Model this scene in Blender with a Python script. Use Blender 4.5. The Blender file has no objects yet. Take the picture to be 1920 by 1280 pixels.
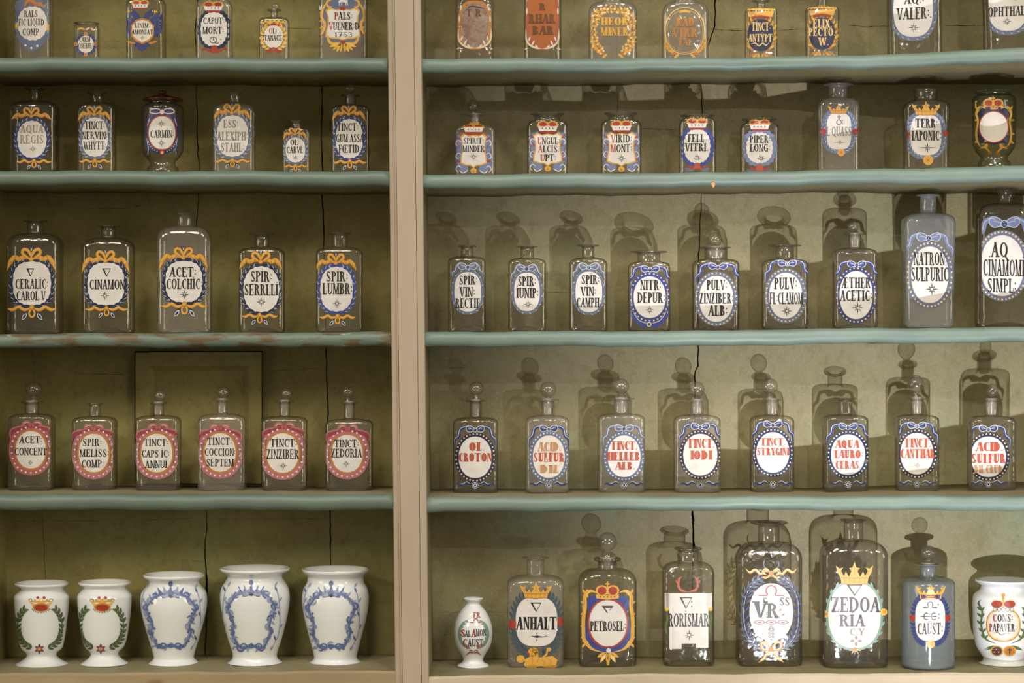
import bpy, bmesh, math, random
from mathutils import Vector
random.seed(7)
SC = bpy.context.scene
COL = SC.collection
PI = math.pi
CAMD = 4.0            # camera to front plane of the shelves, metres

# ------------------------------------------------------------------ camera
cd = bpy.data.cameras.new('camera'); cam = bpy.data.objects.new('camera', cd); COL.objects.link(cam)
cam.location = (0, -CAMD, 0); cam.rotation_euler = (PI/2, 0, 0)
cd.sensor_width = 36.0; cd.lens = 36.0*4000/1920; cd.clip_start = .05
SC.camera = cam
SC.view_settings.view_transform = 'Standard'; SC.view_settings.look = 'None'
SC.view_settings.gamma = 1; SC.view_settings.use_curve_mapping = False
SC.view_settings.exposure = -0.12
SC.cycles.transparent_max_bounces = 40
SC.cycles.max_bounces = 10
SC.cycles.caustics_reflective = False; SC.cycles.caustics_refractive = False
SC.cycles.sample_clamp_indirect = 4.0

# ------------------------------------------------------------------ world and lights
W = bpy.data.worlds.new('room_light'); SC.world = W; W.use_nodes = True
def build_world():
    N, L = W.node_tree.nodes, W.node_tree.links; bg = N['Background']
    tc = N.new('ShaderNodeTexCoord'); acc = None
    # dim room glow; bright patches added behind the viewer for glass highlights: (direction, size, strength)
    for d, cosr, soft, p in (((-.52, -.76, .40), .9955, .003, 21), ((-.10, -.80, .60), .9955, .003, 21), ((.42, -.78, .46), .9955, .003, 21), ((.80, -.58, .12), .990, .008, 7), ((-.85, -.5, .05), .990, .008, 5)):
        v = Vector(d).normalized()
        dp = N.new('ShaderNodeVectorMath'); dp.operation = 'DOT_PRODUCT'; L.new(tc.outputs['Generated'], dp.inputs[0]); dp.inputs[1].default_value = v
        mr = N.new('ShaderNodeMapRange'); mr.interpolation_type = 'SMOOTHSTEP'; L.new(dp.outputs['Value'], mr.inputs[0])
        mr.inputs[1].default_value = cosr-soft; mr.inputs[2].default_value = cosr; mr.inputs[3].default_value = 0; mr.inputs[4].default_value = p
        if acc is None: acc = mr.outputs[0]
        else:
            ad = N.new('ShaderNodeMath'); ad.operation = 'ADD'; L.new(acc, ad.inputs[0]); L.new(mr.outputs[0], ad.inputs[1]); acc = ad.outputs[0]
    ad = N.new('ShaderNodeMath'); ad.operation = 'ADD'; L.new(acc, ad.inputs[0]); ad.inputs[1].default_value = .195
    L.new(ad.outputs[0], bg.inputs[1]); bg.inputs[0].default_value = (1.0, .89, .64, 1)
build_world()

def spot(name, loc, aim, power, col, size, blend, radius):
    l = bpy.data.lights.new(name, 'SPOT'); l.energy = power; l.color = col
    l.spot_size = math.radians(size); l.spot_blend = blend; l.shadow_soft_size = radius
    o = bpy.data.objects.new(name, l); COL.objects.link(o); o.location = loc
    o.rotation_euler = (Vector(aim)-Vector(loc)).to_track_quat('-Z', 'Y').to_euler()
    return o
# spotlights of the room: ceiling spots behind the camera and a low display lamp
spot('ceiling_spot', (1.15, -4.4, 1.55), (.62, 0, -.10), 92, (1, .96, .90), 27, .9, .022)
spot('ceiling_spot', (-1.75, -2.6, 1.75), (-.35, 0, 0), 32, (1, .94, .84), 70, .8, .02)
for lx, pw in ((-1.15, 62), (-.35, 64), (.5, 72), (1.3, 78)):      # a row of small spots above the shelves
    spot('ceiling_spot', (lx, -2.0, 2.9), (lx*.8, 0, -.42), pw*.95, (1, .965, .955), 46, .8, .03)
spot('display_lamp', (.68, -1.55, -.86), (.90, .18, .12), 134, (.98, .98, 1), 66, 1.0, .010)

# ------------------------------------------------------------------ materials
MATS = {}
def mat(name):
    if name in MATS: return MATS[name]
    m = bpy.data.materials.new(name); m.use_nodes = True
    MATS[name] = m
    return m
def nodes(m): return m.node_tree.nodes, m.node_tree.links
def principled(name, col, rough=.5, spec=.5):
    m = mat(name); b = m.node_tree.nodes['Principled BSDF']
    b.inputs['Base Color'].default_value = (*col, 1); b.inputs['Roughness'].default_value = rough
    b.inputs['Specular IOR Level'].default_value = spec
    return m
def noisy(name, c0, c1, scale=(6, 6, 6), rough=.6, detail=6, lo=.35, hi=.65, bump=0., spots=None, spec=.4, wear=None):
    """painted surface: two tones mixed by stretched noise, optional stains and bump"""
    m = principled(name, c0, rough, spec); N, L = nodes(m); b = N['Principled BSDF']
    tc = N.new('ShaderNodeTexCoord'); mp = N.new('ShaderNodeMapping'); mp.inputs['Scale'].default_value = scale
    L.new(tc.outputs['Object'], mp.inputs[0])
    nz = N.new('ShaderNodeTexNoise'); nz.inputs['Scale'].default_value = 1; nz.inputs['Detail'].default_value = detail
    nz.inputs['Roughness'].default_value = .62
    L.new(mp.outputs[0], nz.inputs['Vector'])
    r = N.new('ShaderNodeValToRGB'); r.color_ramp.elements[0].position = lo; r.color_ramp.elements[1].position = hi
    r.color_ramp.elements[0].color = (*c0, 1); r.color_ramp.elements[1].color = (*c1, 1)
    L.new(nz.outputs['Fac'], r.inputs[0]); out = r.outputs[0]
    for sp in (spots or []) + ([wear] if wear else []):
        col, sc, p0, p1 = sp
        mp2 = N.new('ShaderNodeMapping'); mp2.inputs['Scale'].default_value = sc; L.new(tc.outputs['Object'], mp2.inputs[0])
        n2 = N.new('ShaderNodeTexNoise'); n2.inputs['Scale'].default_value = 1; n2.inputs['Detail'].default_value = 5
        L.new(mp2.outputs[0], n2.inputs['Vector'])
        r2 = N.new('ShaderNodeValToRGB'); r2.color_ramp.elements[0].position = p0; r2.color_ramp.elements[1].position = p1
        L.new(n2.outputs['Fac'], r2.inputs[0])
        mx = N.new('ShaderNodeMix'); mx.data_type = 'RGBA'
        L.new(r2.outputs[0], mx.inputs[0]); L.new(out, mx.inputs[6]); mx.inputs[7].default_value = (*col, 1)
        out = mx.outputs[2]
    L.new(out, b.inputs['Base Color'])
    if bump:
        bp = N.new('ShaderNodeBump'); bp.inputs['Strength'].default_value = bump; bp.inputs['Distance'].default_value = .002
        L.new(nz.outputs['Fac'], bp.inputs['Height']); L.new(bp.outputs[0], b.inputs['Normal'])
    return m
def glass(name, tint, edge, dust, dust_col, rough=.085, power=2.6, wob=.25):
    """thin blown glass: transparent, darker where the wall is seen edge-on, glossy, a little dusty"""
    m = mat(name); N, L = nodes(m); N.remove(N['Principled BSDF']); out = N['Material Output']
    lw = N.new('ShaderNodeLayerWeight'); lw.inputs['Blend'].default_value = .5
    pw = N.new('ShaderNodeMath'); pw.operation = 'POWER'; pw.inputs[1].default_value = power; L.new(lw.outputs['Facing'], pw.inputs[0])
    mx = N.new('ShaderNodeMix'); mx.data_type = 'RGBA'; L.new(pw.outputs[0], mx.inputs[0])
    mx.inputs[6].default_value = (*tint, 1); mx.inputs[7].default_value = (*edge, 1)
    tr = N.new('ShaderNodeBsdfTransparent'); L.new(mx.outputs[2], tr.inputs[0])
    df = N.new('ShaderNodeBsdfDiffuse'); df.inputs[0].default_value = (*dust_col, 1)
    s1 = N.new('ShaderNodeMixShader'); s1.inputs[0].default_value = dust; L.new(tr.outputs[0], s1.inputs[1]); L.new(df.outputs[0], s1.inputs[2])
    tc = N.new('ShaderNodeTexCoord'); nz = N.new('ShaderNodeTexNoise'); nz.inputs['Scale'].default_value = 38; nz.inputs['Detail'].default_value = 2
    L.new(tc.outputs['Object'], nz.inputs['Vector'])
    bp = N.new('ShaderNodeBump'); bp.inputs['Strength'].default_value = wob; bp.inputs['Distance'].default_value = .006
    L.new(nz.outputs['Fac'], bp.inputs['Height'])
    gl = N.new('ShaderNodeBsdfGlossy'); gl.inputs['Roughness'].default_value = rough; L.new(bp.outputs[0], gl.inputs['Normal'])
    p5 = N.new('ShaderNodeMath'); p5.operation = 'POWER'; p5.inputs[1].default_value = 4.5; L.new(lw.outputs['Facing'], p5.inputs[0])
    ma = N.new('ShaderNodeMath'); ma.operation = 'MULTIPLY_ADD'; ma.inputs[1].default_value = .55; ma.inputs[2].default_value = .08; L.new(p5.outputs[0], ma.inputs[0])
    s2 = N.new('ShaderNodeMixShader'); L.new(ma.outputs[0], s2.inputs[0]); L.new(s1.outputs[0], s2.inputs[1]); L.new(gl.outputs[0], s2.inputs[2])
    L.new(s2.outputs[0], out.inputs[0])
    return m

noisy('olive_panel', (.23, .195, .068), (.325, .285, .120), (5, 5, 2.2), .55, 7, .3, .7, .25,
      spots=[((.14, .11, .034), (9, 9, 5), .60, .80), ((.25, .27, .115), (3, 3, 4), .56, .76), ((.17, .14, .046), (70, 70, 55), .48, .95), ((.34, .30, .13), (240, 240, 200), .50, .95)])
noisy('sage_panel', (.275, .238, .120), (.375, .338, .205), (5, 5, 2.2), .55, 7, .3, .7, .25,
      spots=[((.21, .18, .07), (9, 9, 5), .60, .80), ((.28, .32, .20), (3, 3, 4), .56, .76), ((.23, .195, .09), (70, 70, 55), .48, .95), ((.42, .385, .25), (240, 240, 200), .50, .95)])
noisy('olive_shelf', (.20, .17, .095), (.28, .25, .15), (4, 14, 14), .6, 6, .3, .7, .15)
noisy('teal_dimmed', (.098, .140, .122), (.140, .190, .166), (5, 20, 26), .42, 6, .3, .7, .35,  # same teal, darkened in colour to offset lamplight on the left edges
      spots=[((.10, .14, .09), (14, 60, 60), .66, .80)])
noisy('teal_paint', (.128, .182, .165), (.182, .246, .226), (5, 20, 26), .42, 6, .3, .7, .35,
      spots=[((.13, .19, .13), (14, 60, 60), .66, .80)])
noisy('teal_chipped', (.100, .143, .124), (.145, .193, .168), (5, 20, 26), .45, 6, .3, .7, .4,
      spots=[((.12, .085, .05), (16, 30, 70), .50, .58), ((.34, .37, .31), (24, 60, 90), .68, .74)])
noisy('beige_paint', (.35, .285, .225), (.415, .342, .285), (10, 10, 1.6), .5, 6, .3, .7, .12,
      spots=[((.40, .30, .19), (30, 30, 3), .70, .80)])
noisy('tan_board', (.24, .18, .105), (.32, .25, .155), (4, 20, 20), .55, 6, .3, .7, .2,
      spots=[((.20, .13, .06), (10, 30, 40), .64, .76)])
noisy('pale_board', (.40, .335, .25), (.50, .43, .34), (4, 20, 20), .55, 6, .3, .7, .2,
      spots=[((.36, .25, .13), (10, 30, 40), .66, .76)])
principled('dark_gap', (.012, .010, .006), .9, .1)
principled('raw_wood', (.55, .30, .12), .8, .1)
principled('groove', (.27, .20, .14), .8, .2)
glass('clear_glass', (.90, .885, .86), (.14, .13, .11), .045, (.60, .55, .51), power=2.8)
glass('smoky_glass', (.84, .825, .79), (.10, .09, .08), .04, (.52, .47, .43), power=2.8)
glass('hazy_glass', (.90, .89, .88), (.36, .35, .33), .12, (.58, .54, .53), power=3)
glass('milky_glass', (.84, .85, .87), (.45, .47, .50), .27, (.44, .46, .49))
glass('blue_grey_glass', (.60, .64, .66), (.34, .37, .38), .42, (.27, .31, .34), wob=.05)
glass('green_glass', (.72, .76, .62), (.20, .24, .14), .05, (.4, .42, .3))
glass('amber_glass', (.84, .77, .72), (.34, .30, .26), .12, (.48, .42, .38), wob=1.)
glass('ground_glass', (.88, .87, .85), (.5, .49, .47), .34, (.66, .62, .60), rough=.3)
glass('stopper_glass', (.90, .89, .87), (.30, .29, .25), .05, (.6, .57, .53), power=3.5)
noisy('enamel_iridescent', (.20, .125, .10), (.34, .25, .22), (60, 60, 60), .16, 4, .35, .65, 1.0, spec=.9)
m = principled('porcelain', (.69, .715, .775), .12, .5); m.node_tree.nodes['Principled BSDF'].inputs['Coat Weight'].default_value = .4
principled('brown_lid', (.10, .022, .012), .2, .5)
PAINT = dict(white=(.78, .75, .71), aged=(.74, .69, .63), black=(.018, .016, .015), grey=(.20, .18, .165), faded=(.32, .25, .21),
    red=(.30, .036, .024), rust=(.37, .075, .04), brown=(.40, .22, .12), blue=(.028, .042, .155), navy=(.016, .022, .065), royal=(.036, .055, .24),
    slate=(.105, .13, .22), sky=(.15, .19, .36), gold=(.60, .33, .06), orange=(.42, .17, .035), yellow=(.66, .42, .07), pink=(.35, .10, .12), rose=(.37, .135, .165),
    wine=(.27, .035, .06), blush=(.72, .48, .45), green=(.10, .145, .06), teal=(.17, .28, .24), pale=(.55, .58, .64), leafgrey=(.055, .075, .10),
    amber=(.34, .105, .03), umber=(.13, .055, .025), cream=(.62, .55, .43), delft=(.10, .14, .33), wash=(.26, .31, .50), ink=(.05, .04, .06), goldpale=(.72, .50, .22), smudge=(.45, .39, .34))
for k, c in PAINT.items():
    principled('enamel_'+k, c, .36, .45)
noisy('enamel_white', (.63, .61, .63), (.55, .525, .53), (45, 45, 45), .36, 5, .42, .75, 0)
noisy('enamel_aged', (.62, .58, .565), (.47, .40, .34), (40, 40, 40), .38, 5, .52, .80, 0)

# ------------------------------------------------------------------ scene helpers
def empty(name, loc):
    o = bpy.data.objects.new(name, None); COL.objects.link(o); o.location = loc; o.empty_display_size = .02
    return o
def mesh_obj(name, bm, mats, parent=None, smooth=False, loc=None):
    me = bpy.data.meshes.new(name); bm.normal_update(); bm.to_mesh(me); bm.free()
    for mm in (mats if isinstance(mats, (list, tuple)) else [mats]): me.materials.append(MATS[mm])
    if smooth:
        for p in me.polygons: p.use_smooth = True
    o = bpy.data.objects.new(name, me); COL.objects.link(o)
    if loc is not None: o.location = loc
    if parent is not None: o.parent = parent
    return o
def tag(o, label=None, cat=None, group=None, kind=None):
    for k, v in (('label', label), ('category', cat), ('group', group), ('kind', kind)):
        if v: o[k] = v
    return o
def PX(px, Y=0.): return (px-960)/1000*(CAMD+Y)/CAMD
def PZ(py, Y=0.): return (640-py)/1000*(CAMD+Y)/CAMD
def lerp(tab, x):
    if x <= tab[0][0]: return tab[0][1]
    for (a, va), (b, vb) in zip(tab, tab[1:]):
        if x <= b: return va+(vb-va)*(x-a)/(b-a)
    return tab[-1][1]
def add_box(bm, x0, x1, y0, y1, z0, z1, mi=0):
    v = [bm.verts.new(p) for p in ((x0,y0,z0),(x1,y0,z0),(x1,y1,z0),(x0,y1,z0),(x0,y0,z1),(x1,y0,z1),(x1,y1,z1),(x0,y1,z1))]
    for f in ((0,3,2,1),(4,5,6,7),(0,1,5,4),(1,2,6,5),(2,3,7,6),(3,0,4,7)):
        bm.faces.new([v[i] for i in f]).material_index = mi

# ------------------------------------------------------------------ the shelving
DEPTH = .22                      # front edge to back boards
def bow(px):                     # the shelf fronts swing out at one end of the wall
    t = max(0, (px-1430)/490); return -.135*t**1.5
# shelf edges: (x, top of front edge, bottom of front edge) read along each visible shelf
SHELF = {('L',1): [(-60,106,134),(380,106,134),(735,107,136)], ('L',2): [(-60,319,346),(735,320,350)],
         ('L',3): [(-60,626,651),(740,622,650)], ('L',4): [(-60,926,956),(745,927,957)],
         ('R',1): [(785,108,136),(1160,108,134),(1500,104,129),(1600,102,128),(1760,96,122),(1920,85,113),(2100,72,100)],
         ('R',2): [(785,327,354),(1160,323,351),(1337,322,350),(1540,318,345),(1920,309,340),(2100,304,336)],
         ('R',3): [(790,622,650),(1340,620,649),(1520,616,645),(1920,613,641),(2100,612,640)],
         ('R',4): [(795,932,962),(1140,931,958),(1520,930,957),(1920,929,958),(2100,929,958)],
         ('L',5): [(-60,1263,1330),(750,1257,1330)], ('R',5): [(795,1268,1330),(1160,1264,1330),(1520,1263,1330),(2100,1260,1330)],
         ('L',0): [(-60,-190,-160),(735,-190,-160)], ('R',0): [(785,-190,-160),(2100,-205,-175)]}  # unseen upper shelf, added to shade the top row
def shelf_z(bay, row, px):
    y = bow(px) if row != 5 else 0
    return PZ(lerp([(a, b) for a, b, c in SHELF[bay, row]], px), y)

unit = tag(empty('shelving_unit', (0, .11, -.69)), 'olive and teal wooden apothecary shelving with a beige post, holding rows of bottles', 'shelving')
OFF = Vector((0, -.11, .69))
def part(name, bm, mats, smooth=False, parent=None):
    o = mesh_obj(name, bm, mats, parent or unit, smooth)
    o.location = OFF if parent is None else (0, 0, 0)
    return o
XL, XR = -1.0, 1.32
def build_shelf(bay, row):
    x0 = XL if bay == 'L' else PX(789+15*(row-1)/4.)
    x1 = PX(727+15*(row-1)/4.) if bay == 'L' else XR
    n = 60 if bay == 'L' else 90
    bm = bmesh.new(); prev = None; rr = random.Random(row*7+(bay == 'R')); ph = [rr.uniform(0, 6) for _ in range(6)]
    for i in range(n+1):
        x = x0+(x1-x0)*i/n; px = 960+x*1000
        yb = bow(px) if row != 5 else 0
        zt = shelf_z(bay, row, px); zb = PZ(lerp([(a, c) for a, b, c in SHELF[bay, row]], px), yb)
        wob = .0010*(math.sin(x*23+ph[0])+math.sin(x*57+ph[1])*.6+math.sin(x*131+ph[2])*.35)
        zt += wob*.7; zb += wob*1.1; r = (zt-zb)/2
        prof = [(DEPTH+.003, zt)]
        if row != 5:
            prof += [(yb+.10, zt), (yb+r*1.0, zt)]
            for k in range(1, 10):
                a = PI/2+PI*k/10
                prof.append((yb+r*.85+r*.85*math.cos(a), (zt+zb)/2+r*math.sin(a)*1.0))
            prof += [(yb+r*1.0, zb), (yb+.10, zb)]
        else:
            prof += [(.10, zt), (.004, zt), (0, zt-.004), (-.001, zt-.03), (-.001, zb+.004), (0, zb), (.10, zb)]
        prof.append((DEPTH+.003, zb))
        cur = [bm.verts.new((x, y, z)) for y, z in prof]
        if prev:
            for k in range(len(cur)-1):
                f = bm.faces.new((prev[k], cur[k], cur[k+1], prev[k+1]))
                f.material_index = 0 if (2 <= k <= 11 and row != 5) or (row == 5 and 2 <= k <= 5) else 1
                f.smooth = row != 5
            bm.faces.new((prev[-1], cur[-1], cur[0], prev[0])).material_index = 1
        else: bm.faces.new(list(reversed(cur))).material_index = 0
        prev = cur
    bm.faces.new(prev).material_index = 0
    edge = ('tan_board' if bay == 'L' else 'pale_board') if row == 5 else ('teal_chipped' if (bay, row) == ('L', 3) else 'teal_paint' if bay == 'R' else 'teal_dimmed')
    o = part('shelf', bm, [edge, 'olive_shelf'])
    if (bay, row) == ('L', 3): o['label'] = 'teal shelf with chipped paint showing brown wood'
    if row == 5: o['label'] = 'bottom shelf with a tan front board' if bay == 'L' else 'bottom shelf with a pale front board'
    return o
for bay in 'LR':
    for row in range(0, 6): build_shelf(bay, row)
# a chip knocked off a shelf edge
bm = bmesh.new(); c = (PX(1337), -.0005, PZ(346)); pts = [(-4,-3),(1,-5),(4,-2),(3,3),(0,6),(-2,2)]
f = [bm.verts.new((c[0]+a*.001, -.0006, c[2]-b*.001)) for a, b in pts]; g = [bm.verts.new((c[0]+a*.0012, .008, c[2]-b*.0012)) for a, b in pts]
bm.faces.new(f)
for i in range(6): bm.faces.new((f[i], f[(i+1) % 6], g[(i+1) % 6], g[i]))
part('chip', bm, 'raw_wood')

# back boards with open cracks between them
def board_panel(name, cracks, xa, xb, zs, mat_='olive_panel'):
    bm = bmesh.new(); Y = DEPTH
    edges = [[(xa, 0)]*len(zs)]
    for cr in cracks:
        tab = sorted([(y, x) for x, y, *_ in cr]); wt = sorted([(q[1], q[2]) for q in cr])
        row = []
        for z in zs:
            py = 640-z*1000/((CAMD+Y)/CAMD)
            jit = random.uniform(-.9, .9)
            row.append((PX(lerp(tab, py)+jit, Y), max(.0001, lerp(wt, py)*.001*random.uniform(.7, 1.2))))
        edges.append(row)
    edges.append([(xb, 0)]*len(zs))
    for e0, e1 in zip(edges, edges[1:]):
        va = [[bm.verts.new((e0[i][0]+e0[i][1]/2, y, z)) for i, z in enumerate(zs)] for y in (Y, Y+.014)]
        vb = [[bm.verts.new((e1[i][0]-e1[i][1]/2, y, z)) for i, z in enumerate(zs)] for y in (Y, Y+.014)]
        for i in range(len(zs)-1):
            bm.faces.new((va[0][i], vb[0][i], vb[0][i+1], va[0][i+1]))
            bm.faces.new((va[1][i], va[0][i], va[0][i+1], va[1][i+1]))
            bm.faces.new((vb[0][i], vb[1][i], vb[1][i+1], vb[0][i+1]))
    return part(name, bm, mat_)
zs = [-.72+i*.0105 for i in range(155)]
board_panel('back_panel', [
    [(60,300,.1),(62,640,.2),(64,700,.8),(68,760,.6),(80,980,.9),(85,1080,1.2),(88,1200,.3)],
    [(373,-40,2),(366,60,2.6),(368,100,3),(368,150,1.6),(371,290,2.2),(374,318,2.2),(371,360,1.6),(372,380,2),(368,420,2),(375,520,.3),(384,800,.3),(386,930,.5),(388,1000,2.6),(384,1015,2.6),(387,1080,4),(388,1105,5),(388,1130,3),(385,1240,2)],
    [(600,-40,1.5),(603,150,2),(604,220,2.6),(602,260,2),(605,318,3),(604,360,3),(606,400,3),(607,460,2.2),(611,655,2.4),(615,780,2.6),(619,940,2.6),(619,1010,3),(620,1060,2.4),(618,1240,1.2)]],
    XL-.02, PX(760), zs)
board_panel('back_panel', [
    [(1157,-40,.1),(1157,160,.6),(1158,220,.9),(1160,330,.1),(1160,1240,.1)],
    [(1342,-40,2.6),(1340,50,2.8),(1320,110,.6),(1314,158,1),(1317,215,2),(1316,330,1),(1315,365,2.2),(1314,398,2.4),(1311,425,2),(1313,432,1.6),(1310,480,2.6),(1309,652,2.6),(1309,688,2.8),(1303,695,2.6),(1303,760,2),(1300,920,1),(1299,965,4),(1301,1022,5),(1299,1060,2),(1298,1240,1)]],
    PX(770), XR, zs, 'sage_panel')
# thin seams and splits running along the boards
bm = bmesh.new()
def seam(pts, w, y=DEPTH-.0004):
    q = []
    for i in range(len(pts)-1):
        (x0, y0), (x1, y1) = pts[i], pts[i+1]; n = max(2, int(abs(x1-x0)+abs(y1-y0))//6)
        for k in range(n): q.append((x0+(x1-x0)*k/n, y0+(y1-y0)*k/n+random.uniform(-.6, .6)))
    q.append(pts[-1]); prev = None
    for i, (px, py) in enumerate(q):
        h = w*.62*random.uniform(.1, 1)*min(1, .2+i/3, .2+(len(q)-1-i)/3)/2
        a, b = bm.verts.new((PX(px, y), y, PZ(py-h, y))), bm.verts.new((PX(px, y), y, PZ(py+h, y)))
        if prev: bm.faces.new((prev[1], b, a, prev[0]))
        prev = (a, b)
seam([(1330,54),(1400,58),(1500,55)], 2); seam([(1580,46),(1620,50),(1680,48)], 2); seam([(1770,48),(1845,48)], 2)
seam([(1190,241),(1275,243)], 1.6); seam([(155,391),(240,391),(262,385),(275,384)], 1.4); seam([(285,387),(330,388)], 1.2)
seam([(150,700),(245,702)], 1.6); seam([(20,976),(200,976)], 1.2); seam([(255,976),(370,970)], 1.4); seam([(345,1051),(385,1052)], 1.6)
seam([(395,972),(610,972)], 1.2); seam([(500,696),(600,690)], 1.3); seam([(800,1147),(990,1147)], 1.2); seam([(520,52),(590,54)], 1.4)
seam([(810,690),(880,688)], .8); seam([(210,75),(225,78)], 1.2); seam([(1000,548),(1070,547)], 1)
for px, py, s in ((585,369,3),(193,728,3),(628,727,3),(1025,700,3),(1029,988,3),(1489,745,2),(835,1190,5),(1610,68,4),(1660,46,3),(1622,364,3),(730,570,3),(160,1030,3),(345,998,2),(1220,160,4),(300,45,3),(700,25,3),(1480,1000,3)):
    seam([(px-s/2, py), (px+s/2, py+.5)], s)
part('crack', bm, 'dark_gap')
# little framed hatch door in the back boards
hb = bmesh.new(); Yh = DEPTH-.016
def pbox(bm, x0, y0, x1, y1, ya, yb, mi=0): add_box(bm, PX(x0, ya), PX(x1, ya), ya, yb, PZ(y1, ya), PZ(y0, ya), mi)
for r in ((254,661,281,906),(466,660,490,906),(281,660,466,686),(281,880,466,906)): pbox(hb, *r, Yh, DEPTH+.002)
hatch = part('hatch_door', hb, 'olive_panel')
hp = bmesh.new(); pbox(hp, 281, 686, 466, 880, DEPTH-.005, DEPTH+.002); part('inset_panel', hp, 'olive_panel', parent=hatch)
hp = bmesh.new()
def mitre(q):
    hp.faces.new([hp.verts.new((PX(x, y), y, PZ(z, y))) for x, z, y in q])
Ya, Yb = Yh+.001, DEPTH-.005
I, O = (289,695,458,872), (281,686,466,880)
mitre(((O[0],O[1],Ya),(I[0],I[1],Yb),(I[2],I[1],Yb),(O[2],O[1],Ya))); mitre(((O[0],O[3],Ya),(O[2],O[3],Ya),(I[2],I[3],Yb),(I[0],I[3],Yb)))
mitre(((O[0],O[1],Ya),(O[0],O[3],Ya),(I[0],I[3],Yb),(I[0],I[1],Yb))); mitre(((O[2],O[1],Ya),(I[2],I[1],Yb),(I[2],I[3],Yb),(O[2],O[3],Ya)))
part('inner_moulding', hp, 'olive_panel', parent=hatch)
hp = bmesh.new()
for r in ((252.6,660,254.5,906),(490,659,493,908),(252.6,658,493,660.5),(330,905.5,490,907)): pbox(hp, *r, DEPTH-.0006, DEPTH+.001)
part('door_gap', hp, 'dark_gap', parent=hatch)
for px, py in ((260,729),(486,731)):
    bmc = bmesh.new(); bmesh.ops.create_uvsphere(bmc, u_segments=12, v_segments=8, radius=.0032)
    for v in bmc.verts: v.co = (v.co.x+PX(px, Yh), v.co.y*.5+Yh, v.co.z+PZ(py, Yh))
    part('nail', bmc, 'olive_shelf', True, parent=hatch)

# the beige post between the two bays, leaning a hair
def post_px(px_top, t): return px_top+15.0*t
pm = bmesh.new(); zs2 = [.90-i*.04 for i in range(41)]
prof = [(726,.22),(726,.004),(727,0),(730,-.002),(732.5,-.0005),(735.5,.002),(737.5,-.001),(739,-.001),(739.5,.001),(740,-.002),(775,-.002),(775.5,.001),(776,-.002),(788,-.002),(789.5,0),(789.5,.22)]
prev = None
for z in zs2:
    t = (640-z*1000)/1280
    cur = [pm.verts.new((PX(post_px(a, t)), b, z)) for a, b in prof]
    if prev:
        for k in range(len(cur)-1):
            f = pm.faces.new((prev[k], prev[k+1], cur[k+1], cur[k]))
            f.material_index = 1 if k in (7, 8, 10, 11) else (2 if k == len(cur)-2 else 0)
    prev = cur
part('upright_post', pm, ['beige_paint', 'groove', 'olive_shelf'])
sp = bmesh.new(); add_box(sp, XL-.03, XL, -.002, DEPTH+.01, -.72, .9); part('side_panel', sp, 'olive_panel')
wb = bmesh.new(); add_box(wb, -1.6, 1.9, DEPTH+.03, DEPTH+.08, -1.6, 1.6)
tag(mesh_obj('wall_back', wb, 'dark_gap'), 'dark wall behind the shelving', None, None, 'structure')

# ------------------------------------------------------------------ bottle bodies
def superpt(w, d, n, a):
    c, s = math.cos(a), math.sin(a)
    return (w*math.copysign(abs(c)**(2/n), c), d*math.copysign(abs(s)**(2/n), s))
def ring_pts(w, d, n, seg=56):
    """a closed outline of the body, denser round the corners"""
    q = seg//4; quarter = []
    for i in range(q+1):
        t = i/q
        # blend of flat sampling and corner sampling
        a = PI/2*t
        c, s = math.cos(a)**(2/n), math.sin(a)**(2/n)
        if n > 2.6:
            if t <= .5: s2 = (2*t)**.85*.5**(1/n); c2 = (1-s2**n)**(1/n)
            else: c2 = (2-2*t)**.85*.5**(1/n); s2 = (1-c2**n)**(1/n)
            c, s = c2, s2
        quarter.append((c, s))
    out = []
    out += [(c*w, s*d) for c, s in quarter[:-1]]
    out += [(-c*w, s*d) for c, s in reversed(quarter[1:])]
    out += [(-c*w, -s*d) for c, s in quarter[:-1]]
    out += [(c*w, -s*d) for c, s in reversed(quarter[1:])]
    return out
def loft(bm, rings, seg=56, cap0=False, cap1=False, mi=0):
    prev = first = None
    for (z, w, d, n) in rings:
        cur = [bm.verts.new((x, y, z)) for x, y in ring_pts(w, d, n, seg)]
        if prev:
            for k in range(seg):
                f = bm.faces.new((prev[k], prev[(k+1) % seg], cur[(k+1) % seg], cur[k])); f.material_index = mi; f.smooth = True
        else: first = cur
        prev = cur
    if cap0: bm.faces.new(list(reversed(first))).material_index = mi
    if cap1: bm.faces.new(prev).material_index = mi

class Bottle:
    """front(x, z) gives the y of the front wall, so that paint can lie on it"""
    def prof(self, z):
        r = self.rings
        if z <= r[0][0]: return r[0][1:]
        for a, b in zip(r, r[1:]):
            if z <= b[0]:
                t = (z-a[0])/max(1e-9, b[0]-a[0])
                return tuple(a[i]+(b[i]-a[i])*t for i in (1, 2, 3))
        return r[-1][1:]
    def front(self, x, z):
        w, d, n = self.prof(z); u = min(.985, abs(x)/max(w, 1e-6))
        return -d*(1-u**n)**(1/n)
    def project(self, px, py, off):
        Y = self.Yc-self.d
        ct, st = math.cos(self.tilt), math.sin(self.tilt)
        for _ in range(4):
            X = PX(px, Y)-self.x0; Z = PZ(py, Y)-self.z0
            lx, lz = X*ct-Z*st, X*st+Z*ct
            wz = self.prof(lz)[0]*.96; lx = max(-wz, min(wz, lx))
            yl = self.front(lx, lz)
            Y = self.Yc+yl
        return (lx, yl-off, lz)

def solve(L, R, Yc, dr, dmax, k):
    w = (R-L)/2000.; xc = 0
    for _ in range(8):
        d = min(dr*w, dmax); m = (L+R)/2
        yl = Yc+k*d*(-1 if m < 960 else 1); yr = Yc+k*d*(1 if m < 960 else -1)
        a, b = PX(L, yl), PX(R, yr); xc = (a+b)/2; w = (b-a)/2
    return xc, w, min(dr*w, dmax)

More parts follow.
